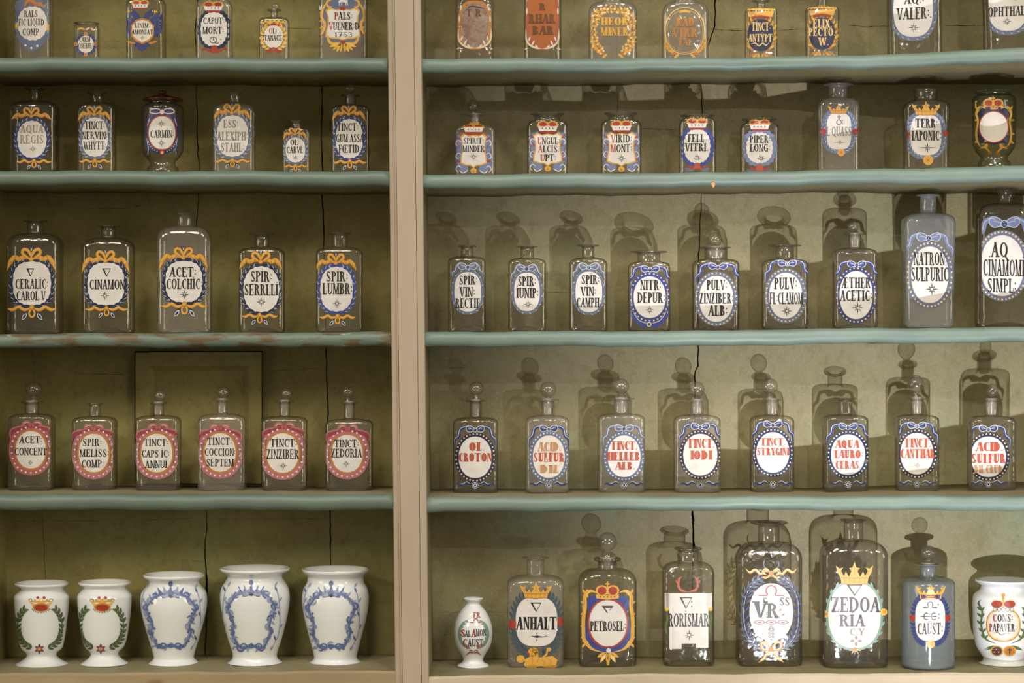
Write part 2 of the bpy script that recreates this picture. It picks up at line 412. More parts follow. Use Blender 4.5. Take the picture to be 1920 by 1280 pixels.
def make_bottle(name, label, cat, group, bay, row, L, R, top, flat, neck, lip_y, lip, stopper=None, mat_='clear_glass', n=6.5, taper=0., dr=.64,
                round_=False, lipt=4, tilt=0., foot=None, neck_flare=0., plug=True, kick=True, stop_kind='ball'):
    """L,R outline; top: where shoulder meets neck; flat: where the sides start to turn in; neck, lip: widths"""
    b = Bottle(); mid = (L+R)/2
    b.Yc = .125+bow(mid)*.72; b.tilt = tilt
    b.x0, b.w, b.d = solve(L, R, b.Yc, 1. if round_ else dr, .2 if round_ else .042, 0. if round_ else .70)
    if round_: n = 2.0
    b.z0 = shelf_z(bay, row, 960+b.x0*1000)+.0004
    f = lambda py: PZ(py, b.Yc)-b.z0
    s = (CAMD+b.Yc)/CAMD/1000
    zt, zf, zl = f(top), f(flat), f(lip_y)
    nw, lw = neck/2*s, lip/2*s
    h = zt; R_ = []
    k = .004
    if foot:
        fy0, fy1, fw, ww = foot   # foot top, waist-end, foot width, waist width
        R_ += [(0, fw*s/2*.96, fw*s/2*.96, 2), (.002, fw*s/2, fw*s/2, 2), (f(fy0)*.8, fw*s/2*.97, fw*s/2*.97, 2), (f(fy0), ww*s/2*1.02, ww*s/2*1.02, 2), (f(fy1), ww*s/2*1.04, ww*s/2*1.04, 2)]
        zb = f(fy1); wb = ww*s/2
        for i in range(1, 7):
            t = i/6.; q = math.sin(t*PI/2)**.8; R_.append((zb+(zf-zb)*.26*t, wb+(b.w-wb)*q, wb+(b.d-wb)*q, 2.))
        for i in range(1, 5): R_.append((zb+(zf-zb)*(.26+.74*i/4.), b.w, b.d, 2.))
    else:
        for t, q in ((0, .90), (.0012, .955), (.004, .99), (.009, 1.0)):
            R_.append((t, b.w*(1+taper*-.5)*q, b.d*(1-taper*.5)*q, n))
        for i in range(1, 9):
            t = i/8.; z = .009+(zf-.009)*t; ww = 1+taper*(t-.5)
            bell = 1-.005*math.sin(t*PI) if n > 3 else 1
            R_.append((z, b.w*ww*bell, b.d*ww*bell, n))
    wt, dt = R_[-1][1], R_[-1][2]
    for i in range(1, 13):
        a = PI/2*i/12; c = math.cos(a)**.80; q = math.sin(a)**.86
        ww = nw*1.04+(wt-nw*1.04)*c; dd = nw*1.04+(dt-nw*1.04)*c
        nn = n+(2.0-n)*(1-c)**.9
        R_.append((zf+(zt-zf)*q, ww, dd, nn))
    b.rings = list(R_)
    nz0 = zt; lt = lipt*s; nf = 1+neck_flare
    R2 = [(nz0+(zl-nz0)*.10, nw, nw, 2.), (nz0+(zl-nz0)*.45, nw*(1+neck_flare*.25), nw*(1+neck_flare*.25), 2.), (max(nz0+(zl-nz0)*.6, zl-lt*1.5), nw*(1+neck_flare*.7), nw*(1+neck_flare*.7), 2.), (zl-lt*.8, nw*nf+.12*(lw-nw), nw*nf+.12*(lw-nw), 2.),
          (zl-lt*.7, lw*.90, lw*.90, 2.), (zl-lt*.45, lw, lw, 2.), (zl-lt*.1, lw*.99, lw*.99, 2.), (zl, lw*.93, lw*.93, 2.), (zl-lt*.05, nw*nf*.95, nw*nf*.95, 2.), (zl-lt*1.6, nw*.84, nw*.84, 2.)]
    root = empty(name, (b.x0, b.Yc, b.z0)); root.rotation_euler = (0, tilt, 0)
    tag(root, label, cat, group); b.root = root; b.name = name
    bm = bmesh.new()
    full = R_+R2
    if kick and not foot:
        w0 = R_[0]
        full = [(.010, w0[1]*.05, w0[2]*.05, 2.), (.0095, w0[1]*.3, w0[2]*.3, 2.6), (.006, w0[1]*.62, w0[2]*.62, 4), (.001, w0[1]*.88, w0[2]*.88, n)]+full
        loft(bm, full, cap0=True)
    else: loft(bm, full, cap0=True)
    mesh_obj('glass_body', bm, mat_, root)
    if stopper:
        sx, sy, sr = stopper[:3]; r = sr*s; zc = f(sy); ox = PX(sx, b.Yc)-b.x0
        if abs(ox) > .004: ox = math.copysign(.004, ox)
        sq = stopper[3] if len(stopper) > 3 else 1.
        bm = bmesh.new()
        loft(bm, [(zl-(zl-zt)*.95, nw*.70, nw*.70, 2.), (zl-(zl-zt)*.9, nw*.74, nw*.74, 2.), (zl-.001, nw*.86, nw*.86, 2.), (zl+.0015, nw*.88, nw*.88, 2.), (zl+.002, nw*.6, nw*.6, 2.)], 32, True, True)
        pb = bm
        bm = bmesh.new(); zb = zc-r*sq; rg = [(zl+.001, nw*.62, nw*.62, 2.)]
        hb = max(zb, zl+.001)
        rg.append((max(zl+.0015, hb-.001), min(nw*.5, r*.5), min(nw*.5, r*.5), 2.))
        for i in range(2, 20):
            a = -PI/2+PI*i/20; z = zc+r*sq*math.sin(a); 
            if z > rg[-1][0]: rg.append((z, r*math.cos(a), r*math.cos(a), 2.))
        rg.append((zc+r*sq, r*.02, r*.02, 2.))
        loft(bm, rg, 36, False, True)
        st = mesh_obj('stopper', bm, 'stopper_glass', root, loc=(ox, 0, 0))
        mesh_obj('ground_plug', pb, 'ground_glass', st, loc=(-ox, 0, 0))
    return b

def make_vase(name, label, cat, group, bay, row, cx, prof, inner=.86):
    """prof: list of (py, width) from the foot up to the rim"""
    b = Bottle(); b.Yc = .12; b.tilt = 0; b.x0 = PX(cx, b.Yc); b.z0 = shelf_z(bay, row, 960+b.x0*1000)+.0004
    s = (CAMD+b.Yc)/CAMD/1000
    py0 = 640-b.z0*1000/((CAMD+b.Yc)/CAMD)
    pts = [(max(0, (py0-py)*s), w/2*s) for py, w in prof]
    pts[0] = (0, pts[0][1])
    # smooth profile
    out = []
    for i in range(len(pts)-1):
        p0, p1, p2, p3 = pts[max(0, i-1)], pts[i], pts[i+1], pts[min(len(pts)-1, i+2)]
        for k in range(5):
            t = k/5
            q = [.5*((2*p1[j])+(-p0[j]+p2[j])*t+(2*p0[j]-5*p1[j]+4*p2[j]-p3[j])*t*t+(-p0[j]+3*p1[j]-3*p2[j]+p3[j])*t**3) for j in (0, 1)]
            if not out or q[0] > out[-1][0]+1e-5: out.append((q[0], max(.001, q[1])))
    out.append(pts[-1])
    b.rings = [(z, w, w, 2.) for z, w in out]; b.w = max(w for z, w in out); b.d = b.w
    zr, wr = out[-1]
    neck_w = min(w for z, w in out if z > zr*.8)
    r2 = [(zr+.0015, wr-.001, wr-.001, 2.), (zr+.001, wr-.004, wr-.004, 2.), (zr-.004, neck_w+.002, neck_w+.002, 2.), (zr-.012, neck_w-.004, neck_w-.004, 2.), (zr-.05, neck_w-.002, neck_w-.002, 2.), (zr*.35, neck_w*.7, neck_w*.7, 2.), (zr*.33, .002, .002, 2.)]
    root = empty(name, (b.x0, b.Yc, b.z0)); tag(root, label, cat, group); b.root = root; b.name = name
    bm = bmesh.new(); loft(bm, b.rings+r2, 64, True, True); mesh_obj('porcelain_body', bm, 'porcelain', root)
    return b

# ------------------------------------------------------------------ enamel painting laid on the glass
class Art:
    def __init__(s, b): s.b = b; s.parts = {}; s.sub = {}
    def add(s, part, col, layer, poly): s.parts.setdefault(part, []).append((col, layer, poly))
    def fill(s, part, col, layer, pts, rings=4, c=None):
        """star-shaped patch"""
        q = []
        for a, b in zip(pts, list(pts[1:])+[pts[0]]):
            m = max(1, int(math.hypot(b[0]-a[0], b[1]-a[1])//9)) if rings > 1 else 1
            q += [(a[0]+(b[0]-a[0])*k/m, a[1]+(b[1]-a[1])*k/m) for k in range(m)]
        pts = q
        cx = c[0] if c else sum(p[0] for p in pts)/len(pts); cy = c[1] if c else sum(p[1] for p in pts)/len(pts)
        n = len(pts)
        R = [[(cx+(x-cx)*k/rings, cy+(y-cy)*k/rings) for x, y in pts] for k in range(1, rings+1)]
        for i in range(n):
            j = (i+1) % n
            s.add(part, col, layer, [(cx, cy), R[0][i], R[0][j]])
            for a, b in zip(R, R[1:]): s.add(part, col, layer, [a[i], b[i], b[j], a[j]])
    def poly(s, part, col, layer, pts): s.fill(part, col, layer, pts, 1)
    def dot(s, part, col, layer, x, y, r, ry=None, n=12):
        ry = ry or r; s.poly(part, col, layer, [(x+r*math.cos(2*PI*i/n), y+ry*math.sin(2*PI*i/n)) for i in range(n)])
    def ring(s, part, col, layer, cx, cy, rx, ry, w, e=2., n=64, a0=0, a1=2*PI):
        o = [oval(cx, cy, rx, ry, a0+(a1-a0)*i/n, e) for i in range(n+1)]
        i_ = [oval(cx, cy, rx-w, ry-w, a0+(a1-a0)*i/n, e) for i in range(n+1)]
        for k in range(n): s.add(part, col, layer, [o[k], o[k+1], i_[k+1], i_[k]])
    def stroke(s, part, col, layer, pts, w, taper=True, sub=5, closed=False):
        P = spline(pts, sub, closed); n = len(P)
        ws = []
        for i in range(n):
            t = i/(n-1)
            ww = w if not isinstance(w, (list, tuple)) else lerp([(k/(len(w)-1), v) for k, v in enumerate(w)], t)
            if taper and not isinstance(w, (list, tuple)): ww *= max(.12, min(1, t*5, (1-t)*5))
            ws.append(ww/2)
        q = []
        for i in range(n):
            a, b = P[max(0, i-1)], P[min(n-1, i+1)]
            if closed: a, b = P[(i-1) % (n-1)], P[(i+1) % (n-1)]
            dx, dy = b[0]-a[0], b[1]-a[1]; l = math.hypot(dx, dy) or 1
            nx, ny = -dy/l*ws[i], dx/l*ws[i]
            q.append(((P[i][0]+nx, P[i][1]+ny), (P[i][0]-nx, P[i][1]-ny)))
        for a, b in zip(q, q[1:]): s.add(part, col, layer, [a[0], b[0], b[1], a[1]])
    def leaf(s, part, col, layer, x, y, ang, l, w, bend=0.):
        """ang in degrees, 0 = to the right, 90 = up"""
        a = math.radians(ang); ca, sa = math.cos(a), -math.sin(a)
        P = [(0, 0), (.25, .42), (.55, .5), (.82, .28), (1, 0), (.82, -.28), (.55, -.5), (.25, -.42)]
        s.poly(part, col, layer, [(x+(u*l)*ca-(v*w+bend*u*u*l)*sa, y+(u*l)*sa+(v*w+bend*u*u*l)*ca) for u, v in P])
    def build(s, parent=None, keep_under=None):
        made = {}
        order = list(s.parts)
        for pt in order:
            host = s.sub.get(pt)
            par = made.get(host, s.b.root)
            bm = bmesh.new(); cols = []
            for col, layer, poly in s.parts[pt]:
                if col not in cols: cols.append(col)
                ci = cols.index(col); vs = []
                for (px, py) in poly:
                    vs.append(bm.verts.new(s.b.project(px, py, .00035+.00014*layer)))
                try:
                    f = bm.faces.new(vs); f.material_index = ci
                except ValueError: pass
            bmesh.ops.remove_doubles(bm, verts=bm.verts, dist=2e-6)
            for f in bm.faces:
                if f.calc_center_median().y is not None and f.normal.y > 0: f.normal_flip()
            made[pt] = mesh_obj(pt.split('#')[0], bm, ['enamel_'+c for c in cols], par)
        return made
def oval(cx, cy, rx, ry, a, e=2.):
    c, q = math.cos(a), math.sin(a)
    return (cx+rx*math.copysign(abs(c)**(2/e), c), cy+ry*math.copysign(abs(q)**(2/e), q))
def spline(pts, sub=5, closed=False):
    n = len(pts); out = []
    if n == 2 and not closed: return [(pts[0][0]+(pts[1][0]-pts[0][0])*k/4, pts[0][1]+(pts[1][1]-pts[0][1])*k/4) for k in range(5)]
    g = (lambda i: pts[i % n]) if closed else (lambda i: pts[max(0, min(n-1, i))])
    for i in range(n if closed else n-1):
        p0, p1, p2, p3 = g(i-1), g(i), g(i+1), g(i+2)
        for k in range(sub):
            t = k/sub
            out.append(tuple(.5*(2*p1[j]+(p2[j]-p0[j])*t+(2*p0[j]-5*p1[j]+4*p2[j]-p3[j])*t*t+(3*p1[j]-p0[j]-3*p2[j]+p3[j])*t**3) for j in (0, 1)))
    out.append(pts[0] if closed else pts[-1])
    return out

# ------------------------------------------------------------------ a painted roman alphabet: thick stems, hair lines, flat serifs
def G(ch, T=.20, t=.085):
    """-> (width, polygons) in a box one unit high, y up"""
    P = []
    sf = .07
    def rect(x0, y0, x1, y1): P.append([(x0, y0), (x1, y0), (x1, y1), (x0, y1)])
    def stem(x, w=T, y0=0., y1=1., a=True, b=True):
        rect(x, y0, x+w, y1)
        if a: rect(x-sf, y0, x+w+sf, y0+t)
        if b: rect(x-sf, y1-t, x+w+sf, y1)
    def hair(x0, x1, y): rect(x0, y-t/2, x1, y+t/2)
    def diag(x0, y0, x1, y1, w): P.append([(x0, y0), (x0+w, y0), (x1+w, y1), (x1, y1)])
    def serif(x0, x1, y): rect(x0, y, x1, y+t)
    def tick(x, y0, y1, w=.06): rect(x-w, min(y0, y1), x, max(y0, y1))
    def bowl(cx, cy, rx, ry, a0, a1, wt=T, ht=t, n=14):
        for i in range(n):
            q = []
            for k in (i, i+1):
                a = math.radians(a0+(a1-a0)*k/n); c, s_ = math.cos(a), math.sin(a)
                q.append(((cx+rx*c, cy+ry*s_), (cx+(rx-wt)*c, cy+(ry-ht)*s_)))
            P.append([q[0][0], q[1][0], q[1][1], q[0][1]])
    def dots(x, ys, r=.075):
        for y in ys: P.append([(x+r*math.cos(PI/3*i), y+r*math.sin(PI/3*i)) for i in range(6)])
    w = .6
    if ch == 'A': diag(.02, 0, .33, 1, t*1.3); diag(.48, 0, .27, 1, T); hair(.15, .55, .36); serif(-.04, .17, 0); serif(.40, .76, 0); w = .72
    elif ch == 'B': stem(.05); bowl(.22, .76, .32, .24, -90, 90, T*.9); bowl(.22, .27, .38, .27, -90, 90, T*.95); w = .64
    elif ch == 'C': bowl(.40, .5, .37, .5, 55, 305, T); tick(.62, .66, .95); tick(.62, .05, .26, .04); w = .66
    elif ch == 'D': stem(.05); bowl(.20, .5, .50, .5, -90, 90, T); w = .74
    elif ch == 'E': stem(.05); hair(.1, .54, .97); hair(.1, .42, .52); hair(.1, .57, .03); tick(.54, .72, 1.0); tick(.57, 0, .28); tick(.43, .40, .64, .045); w = .62
    elif ch == 'F': stem(.05); hair(.1, .54, .97); hair(.1, .42, .52); tick(.54, .70, 1.0); tick(.43, .40, .64, .045); w = .58
    elif ch == 'G': bowl(.40, .5, .37, .5, 55, 305, T); tick(.62, .66, .95); stem(.50, T*.8, 0, .42, False, True); w = .74
    elif ch == 'H': stem(.05); stem(.48); hair(.1, .6, .5); w = .74
    elif ch in 'Ii': stem(.06); w = .34
    elif ch == 'J': stem(.14, T, .2, 1, False); bowl(.12, .2, .22, .2, 180, 360, T*.8); w = .4
    elif ch == 'L': stem(.05); hair(.1, .54, .03); tick(.54, 0, .34); w = .58
    elif ch == 'M': stem(.05, t*1.3); diag(.30, 0, .05, 1, T*.95) if False else P.append([(.34, 0), (.42, 0), (.05+T, 1), (.05, 1)]); diag(.36, 0, .62, 1, t*1.4); stem(.60); w = .86
    elif ch == 'N': stem(.06, t*1.3); P.append([(.48, 0), (.60, 0), (.04+T, 1), (.04, 1)]); stem(.54, t*1.3, 0, 1, False); w = .68
    elif ch == 'O': bowl(.37, .5, .36, .5, 0, 360, T, t, 26); w = .74
    elif ch == 'P': stem(.05); bowl(.22, .72, .36, .28, -90, 90, T*.9); w = .6
    elif ch == 'Q': bowl(.37, .5, .36, .5, 0, 360, T, t, 26); P.append([(.40, .12), (.50, .2), (.78, -.16), (.62, -.16)]); w = .76
    elif ch == 'R': stem(.05); bowl(.22, .74, .34, .26, -90, 90, T*.9); P.append([(.30, .5), (.30+T*.8, .5), (.68, 0), (.46, 0)]); serif(.44, .72, 0); w = .70
    elif ch == 'S':
        bowl(.30, .75, .24, .25, 30, 200, T*.55, t*1.2); bowl(.30, .25, .26, .25, -150, 20, T*.6, t*1.2)
        P.append([(.06, .72), (.10, .58), (.40, .22), (.56, .30)]); P.append([(.06, .72), (.22, .76), (.56, .30), (.52, .38)]); P.append([(.08, .80), (.06, .70), (.20, .60), (.24, .74)])
        tick(.53, .68, .97, .045); tick(.09, .03, .32, .045); w = .6
    elif ch == 'T': stem(.25, T, 0, 1, True, False); hair(0, .25*2+T, .97); tick(.05, .68, 1.0); tick(.5+T, .68, 1.0); w = .52+T
    elif ch in 'Uu': stem(.06, T, .2, 1, False); stem(.54, t*1.4, .2, 1, False); bowl(.33, .24, .27+.0, .24, 180, 360, T*.8); w = .70
    elif ch == 'V': P.append([(.30, 0), (.40, 0), (.05+T, 1), (.03, 1)]); diag(.34, 0, .60, 1, t*1.3); serif(-.04, .34, 1-t); serif(.52, .76, 1-t); w = .72
    elif ch == 'W':
        for o in (0, .38): P.append([(.24+o, 0), (.32+o, 0), (.04+T+o, 1), (.03+o, 1)]); diag(.26+o, 0, .44+o, 1, t*1.3)
        serif(-.04, .30, 1-t); serif(.76, .98, 1-t); w = .95
    elif ch == 'X': P.append([(.46, 0), (.46+T*1.1, 0), (.04+T, 1), (.03, 1)]); diag(.03, 0, .54, 1, t*1.4); serif(-.02, .2, 0); serif(.42, .74, 0); serif(-.02, .3, 1-t); serif(.46, .68, 1-t); w = .72
    elif ch in 'Yy': P.append([(.26, .45), (.30+T*.6, .45), (.04+T, 1), (.03, 1)]); diag(.34, .45, .58, 1, t*1.3); stem(.26, T, 0, .5, True, False); serif(-.03, .30, 1-t); serif(.50, .72, 1-t); w = .70
    elif ch == 'Z': hair(.03, .58, .97); hair(.03, .60, .03); P.append([(.02, 0), (.04+T, 0), (.59, 1), (.57-T, 1)]); tick(.08, .72, 1.0); tick(.61, 0, .28); w = .64
    elif ch == '&': w, P = G('Q', T, t); return w, P
    elif ch == '1': stem(.14, T, 0, 1, True, False); diag(.02, .78, .14, 1, t); w = .4
    elif ch == '7': hair(.03, .52, .97); P.append([(.14, 0), (.30, 0), (.54, .98), (.46, .98)]); tick(.07, .74, 1.0); w = .56
    elif ch == '5': bowl(.26, .3, .28, .3, -140, 110, T*.8); rect(.1, .5, .15, 1); rect(.1, .92, .5, 1); w = .58
    elif ch == '3': bowl(.24, .74, .24, .26, -80, 150, T*.7); bowl(.24, .27, .28, .27, -150, 80, T*.8); w = .56
    elif ch == '9': bowl(.28, .68, .26, .32, 0, 360, T*.7); P.append([(.54, .68), (.54-T*.6, .6), (.2, 0), (.3, 0)]); w = .56
    elif ch == '0': bowl(.28, .5, .26, .5, 0, 360, T*.8, t, 22); w = .56
    elif ch == ':': dots(.14, (.30, .66)); w = .26
    elif ch == '.': dots(.12, (.10,)); w = .24
    elif ch == ';': dots(.10, (.62,)); dots(.2, (.3,)); w = .3
    elif ch == '-': rect(.02, .45, .3, .52); w = .34
    elif ch == ' ': w = .34
    elif ch == '\u00c6':
        diag(.02, 0, .38, 1, t*1.3); stem(.36, T, 0, 1, True, False); hair(.16, .6, .36); hair(.36, .86, .97); hair(.5, .76, .55); hair(.5, .9, .03); tick(.86, .72, 1.0); tick(.9, 0, .28); serif(-.04, .17, 0); w = .95
    elif ch == '\u0152':
        bowl(.37, .5, .36, .5, 60, 300, T); stem(.42, T, 0, 1, False, False); hair(.3, .86, .97); hair(.5, .74, .52); hair(.3, .9, .03); tick(.86, .72, 1.0); tick(.9, 0, .28); w = .95
    if ch == 'i': dots(.06+T/2, (1.16,), .06)
    if ch == 'u': dots(.24, (1.14,), .055); dots(.44, (1.16,), .055)
    if ch == 'y': dots(.24, (1.14,), .055); dots(.44, (1.14,), .055)
    return w, P
def text(A, s, cx, cy, w, h, col='black', T=.20, layer=6, part='lettering', slope=0., first=None, t=.085):
    gs = [G(c, T, t) for c in s]; gap = .05
    tot = sum(g[0] for g in gs)+gap*(len(gs)-1); k = w/tot
    x = 0; seen = False
    for ch, (gw, P) in zip(s, gs):
        cc = first if (first and not seen) else col
        if ch != ' ': seen = True
        for poly in P:
            A.add(part, cc, layer, [(cx-w/2+(x+px)*k, cy+h/2-py*h+slope*((x+px)*k-w/2)) for px, py in poly])
        x += gw+gap
def star(A, x, y, r, col='black', kind=8, part='lettering'):
    for i in range(kind):
        a = 2*PI*i/kind; rr = r if i % 2 == 0 else r*.72
        c, s_ = math.cos(a), math.sin(a); w = r*.075
        A.poly(part, col, 6, [(x+c*r*.16, y+s_*r*.16), (x+c*rr*.5-s_*w, y+s_*rr*.5+c*w), (x+c*rr, y+s_*rr), (x+c*rr*.5+s_*w, y+s_*rr*.5-c*w)])
    for i in range(4):
        a = PI/2*i; A.dot(part, col, 6, x+math.cos(a)*r*.28, y+math.sin(a)*r*.28, r*.11, n=8)
def triangle(A, x, y, w, h, col='black', th=2.0):
    A.poly_list = [(x-w/2, y-h/2), (x+w/2, y-h/2), (x, y+h/2)]
    p = A.poly_list
    A.add('lettering', col, 6, [p[0], p[1], (p[1][0]-th, p[1][1]+th), (p[0][0]+th, p[0][1]+th)])
    A.add('lettering', col, 6, [p[0], (p[0][0]+th*1.9, p[0][1]), (p[2][0]+th*.4, p[2][1]-th), p[2]])
    A.add('lettering', col, 6, [p[1], p[2], (p[2][0]-th*.1, p[2][1]-th*1.2), (p[1][0]-th*.7, p[1][1]+th*.3)])
def plaque(A, cx, cy, rx, ry, e=2.3, col='white', n=44, scallop=0., part='painted_label'):
    pts = []
    for i in range(n):
        a = 2*PI*i/n; q = 1+(scallop*(.5+.5*math.cos(i*PI)) if scallop else 0)
        x, y = oval(0, 0, rx*q, ry*q, a, e); pts.append((cx+x, cy+y))
    A.fill(part, col, 4, pts, 4, (cx, cy)); A.sub['lettering'] = part

# ------------------------------------------------------------------ recurring ornaments
def laurel(A, cx, cy, rx, ry, w, col='blue', hi='pale', e=2.2, leaves=11, ll=9, lw=4.2, part='wreath', band=True, spread=26):
    if band: A.ring(part, col, 2, cx, cy, rx+w*.75, ry+w*.75, w*1.15, e)
    for side in (-1, 1):
        for i in range(leaves):
            t = (i+.5)/leaves
            th = PI*.5-PI*(.08+.84*t)        # from bottom (t=0) to top (t=1)
            x, y = oval(cx, cy, rx+w*.45, ry+w*.45, th, e)
            tx, ty = oval(cx, cy, rx+w*.45, ry+w*.45, th-.08, e)
            ang = math.degrees(math.atan2(-(ty-y), tx-x))
            if side < 0: x = 2*cx-x; ang = 180-ang
            A.leaf(part, col, 3, x, y, ang-side*spread, ll, lw)
            A.leaf(part, col, 3, x, y, ang+side*spread*.8, ll*.62, lw*.8)
            if hi:
                A.leaf(part, hi, 5, x, y, ang-side*(spread+4), ll*.8, .9)
                if i % 2: A.leaf(part, hi, 5, x, y, ang+side*spread*.4, ll*.5, .8)
def ribbon_top(A, x, y, s, span, drop, col='gold', sh='orange', feathers='navy', part='bow'):
    if feathers:
        for dx, an in ((-s*.95, 108), (0, 90), (s*.95, 72)):
            for k in (-22, 0, 22): A.leaf('plume', feathers, 1, x+dx*.9, y-s*1.0, an+k, s*.85, s*.32)
            A.leaf('plume', 'pale', 3, x+dx*.9, y-s*1.1, an+10, s*.6, 1.); A.leaf('plume', 'pale', 3, x+dx*.9, y-s*1.1, an-12, s*.6, 1.)
    for q in (-1, 1):
        tail = [(x, y), (x+q*span*.30, y-s*.28), (x+q*span*.52, y-s*.02), (x+q*span*.68, y-s*.30), (x+q*span*.86, y+drop*.25), (x+q*span, y+drop)]
        A.stroke(part, sh, 4, tail, s*.66); A.stroke(part, col, 5, [(a, b-.6) for a, b in tail], s*.44)
        for i in range(1, 5):
            a, b = tail[i]; A.stroke(part, sh, 6, [(a-q*s*.25, b-s*.16), (a+q*s*.1, b+s*.2)], s*.12)
        loop = [(x, y), (x+q*s*.55, y-s*.25), (x+q*s*1.25, y-s*.85), (x+q*s*1.05, y-s*1.4), (x+q*s*.5, y-s*1.25), (x+q*s*.16, y-s*.7), (x, y-s*.1)]
        A.stroke(part, sh, 5, loop, s*.46); A.stroke(part, col, 6, loop, s*.30)
    A.dot(part, sh, 6, x, y, s*.36, s*.32); A.dot(part, col, 7, x-.4, y-.4, s*.26, s*.22)
def ribbon_bottom(A, x, y, s, span, col='gold', sh='orange', tips='navy', part='lower_bow'):
    if tips:
        for q in (-1, 1):
            an = 235 if q < 0 else 305
            A.leaf('leaf_tip', tips, 2, x+q*s*.3, y+s*.2, an, s*2.5, s*.75); A.leaf('leaf_tip', 'pale', 3, x+q*s*.85, y+s*.95, an, s*1.35, s*.62); A.leaf('leaf_tip', tips, 4, x+q*s*.95, y+s*1.1, an, s*1.0, s*.36)
    for q in (-1, 1):
        tail = [(x, y), (x+q*span*.3, y+s*.42), (x+q*span*.55, y-s*.05), (x+q*span*.78, y+s*.4), (x+q*span, y+s*.25)]
        A.stroke(part, sh, 4, tail, s*.55); A.stroke(part, col, 5, [(a, b-.5) for a, b in tail], s*.36)
    A.ring(part, sh, 4, x, y+s*.95, s*.62, s*.78, s*.34); A.ring(part, col, 5, x, y+s*.95, s*.55, s*.70, s*.22)
    A.dot(part, sh, 5, x, y, s*.42, s*.46); A.dot(part, col, 6, x-.3, y-.3, s*.3, s*.32)
def frame_dots(A, cx, cy, rx, ry, w, base, dotc, n, r, edge=None, e=2.15, part='dotted_frame'):
    A.ring(part, base, 2, cx, cy, rx+w, ry+w, w*1.1, e)
    if edge: A.ring(part, edge, 3, cx, cy, rx+w*.24, ry+w*.24, w*.26, e)
    for i in range(n):
        a = 2*PI*(i+.5)/n; x, y = oval(cx, cy, rx+w*.62, ry+w*.62, a, e); A.dot(part, dotc, 4, x, y, r*random.uniform(.85, 1.1), n=8)
def blue_bow(A, x, y, s, span, drop, col='royal', hi='pale', part='bow', dark='blue'):
    for q in (-1, 1):
        tail = [(x+q*s*.5, y-s*.12), (x+q*s*1.2, y-s*.5), (x+q*span*.72, y-s*.15), (x+q*span*.82, y+drop*.35), (x+q*span*1.0, y+drop*.55), (x+q*span*.98, y+drop)]
        A.stroke(part, col, 3, tail, s*.52); A.stroke(part, hi, 5, [(a+q*.6, b-1.1) for a, b in tail], 1.0)
        lp = [(x, y), (x+q*s*.5, y-s*.55), (x+q*s*1.25, y-s*.72), (x+q*s*1.5, y-s*.15), (x+q*s*1.1, y+s*.32), (x+q*s*.45, y+s*.22)]
        A.poly(part, col, 4, spline(lp, 4, True)[:-1]); A.stroke(part, hi, 6, lp, 1.1, False, 4, True)
        A.stroke(part, hi, 6, [(x+q*s*.2, y-s*.1), (x+q*s*.7, y-s*.22), (x+q*s*1.15, y-s*.3)], .9)
    A.dot(part, dark, 6, x, y, s*.34, s*.36); A.ring(part, hi, 7, x, y, s*.36, s*.38, 1.0, n=18)
def pink_bow(A, x, y, s, span, drop, part='bow'):
    for q in (-1, 1):
        lp = [(x+q*s*.2, y-s*.1), (x+q*s*.8, y-s*.75), (x+q*s*1.7, y-s*.7), (x+q*s*2.0, y-s*.05), (x+q*s*1.4, y+s*.15)]
        A.stroke(part, 'rose', 3, lp, s*.5); A.stroke(part, 'wine', 3, [(x, y+s*.1), (x+q*s*.9, y+s*.15), (x+q*s*1.7, y+s*.45), (x+q*span*.9, y+drop*.5), (x+q*span, y+drop)], s*.62)
        A.stroke(part, 'rose', 4, [(x+q*s*1.2, y), (x+q*span*.85, y+drop*.2), (x+q*span*1.02, y+drop*.5), (x+q*span*.98, y+drop*.95)], s*.34)
        A.stroke(part, 'blush', 4, [(x+q*s*.7, y-s*.55), (x+q*s*1.4, y-s*.62), (x+q*s*1.8, y-s*.2)], 1.2)
        A.dot(part, 'wine', 6, x+q*s*.32, y, s*.42, s*.62); A.dot(part, 'pink', 7, x+q*s*.32-.4, y-.4, s*.30, s*.50)
def ermine_crown(A, x, y, w, h, part='crown'):
    """red cap in a gold rim over a white fur band"""
    for q in (-1, 1):
        A.dot(part, 'gold', 5, x+q*w*.21, y-h*.25, w*.24, h*.30); A.dot(part, 'red', 6, x+q*w*.22, y-h*.25, w*.18, h*.22)
        for k in range(6):
            a = PI*(.0+k/5*.95); A.dot(part, 'yellow', 6, x+q*(w*.22+w*.25*math.cos(a)), y-h*.25-h*.32*math.sin(a), .9, n=6)
    A.poly(part, 'gold', 6, [(x-w*.5, y-h*.12), (x+w*.5, y-h*.12), (x+w*.46, y), (x-w*.46, y)])
    A.poly(part, 'white', 7, [(x-w*.44, y-h*.05), (x+w*.44, y-h*.05), (x+w*.38, y+h*.36), (x-w*.38, y+h*.36)])
    for k in (-.24, -.08, .08, .24): A.poly(part, 'black', 8, [(x+k*w-1.2, y+h*.08), (x+k*w+1.2, y+h*.08), (x+k*w, y+h*.27)])
    A.poly(part, 'red', 7, [(x-w*.36, y+h*.36), (x+w*.36, y+h*.36), (x+w*.34, y+h*.55), (x-w*.34, y+h*.55)])
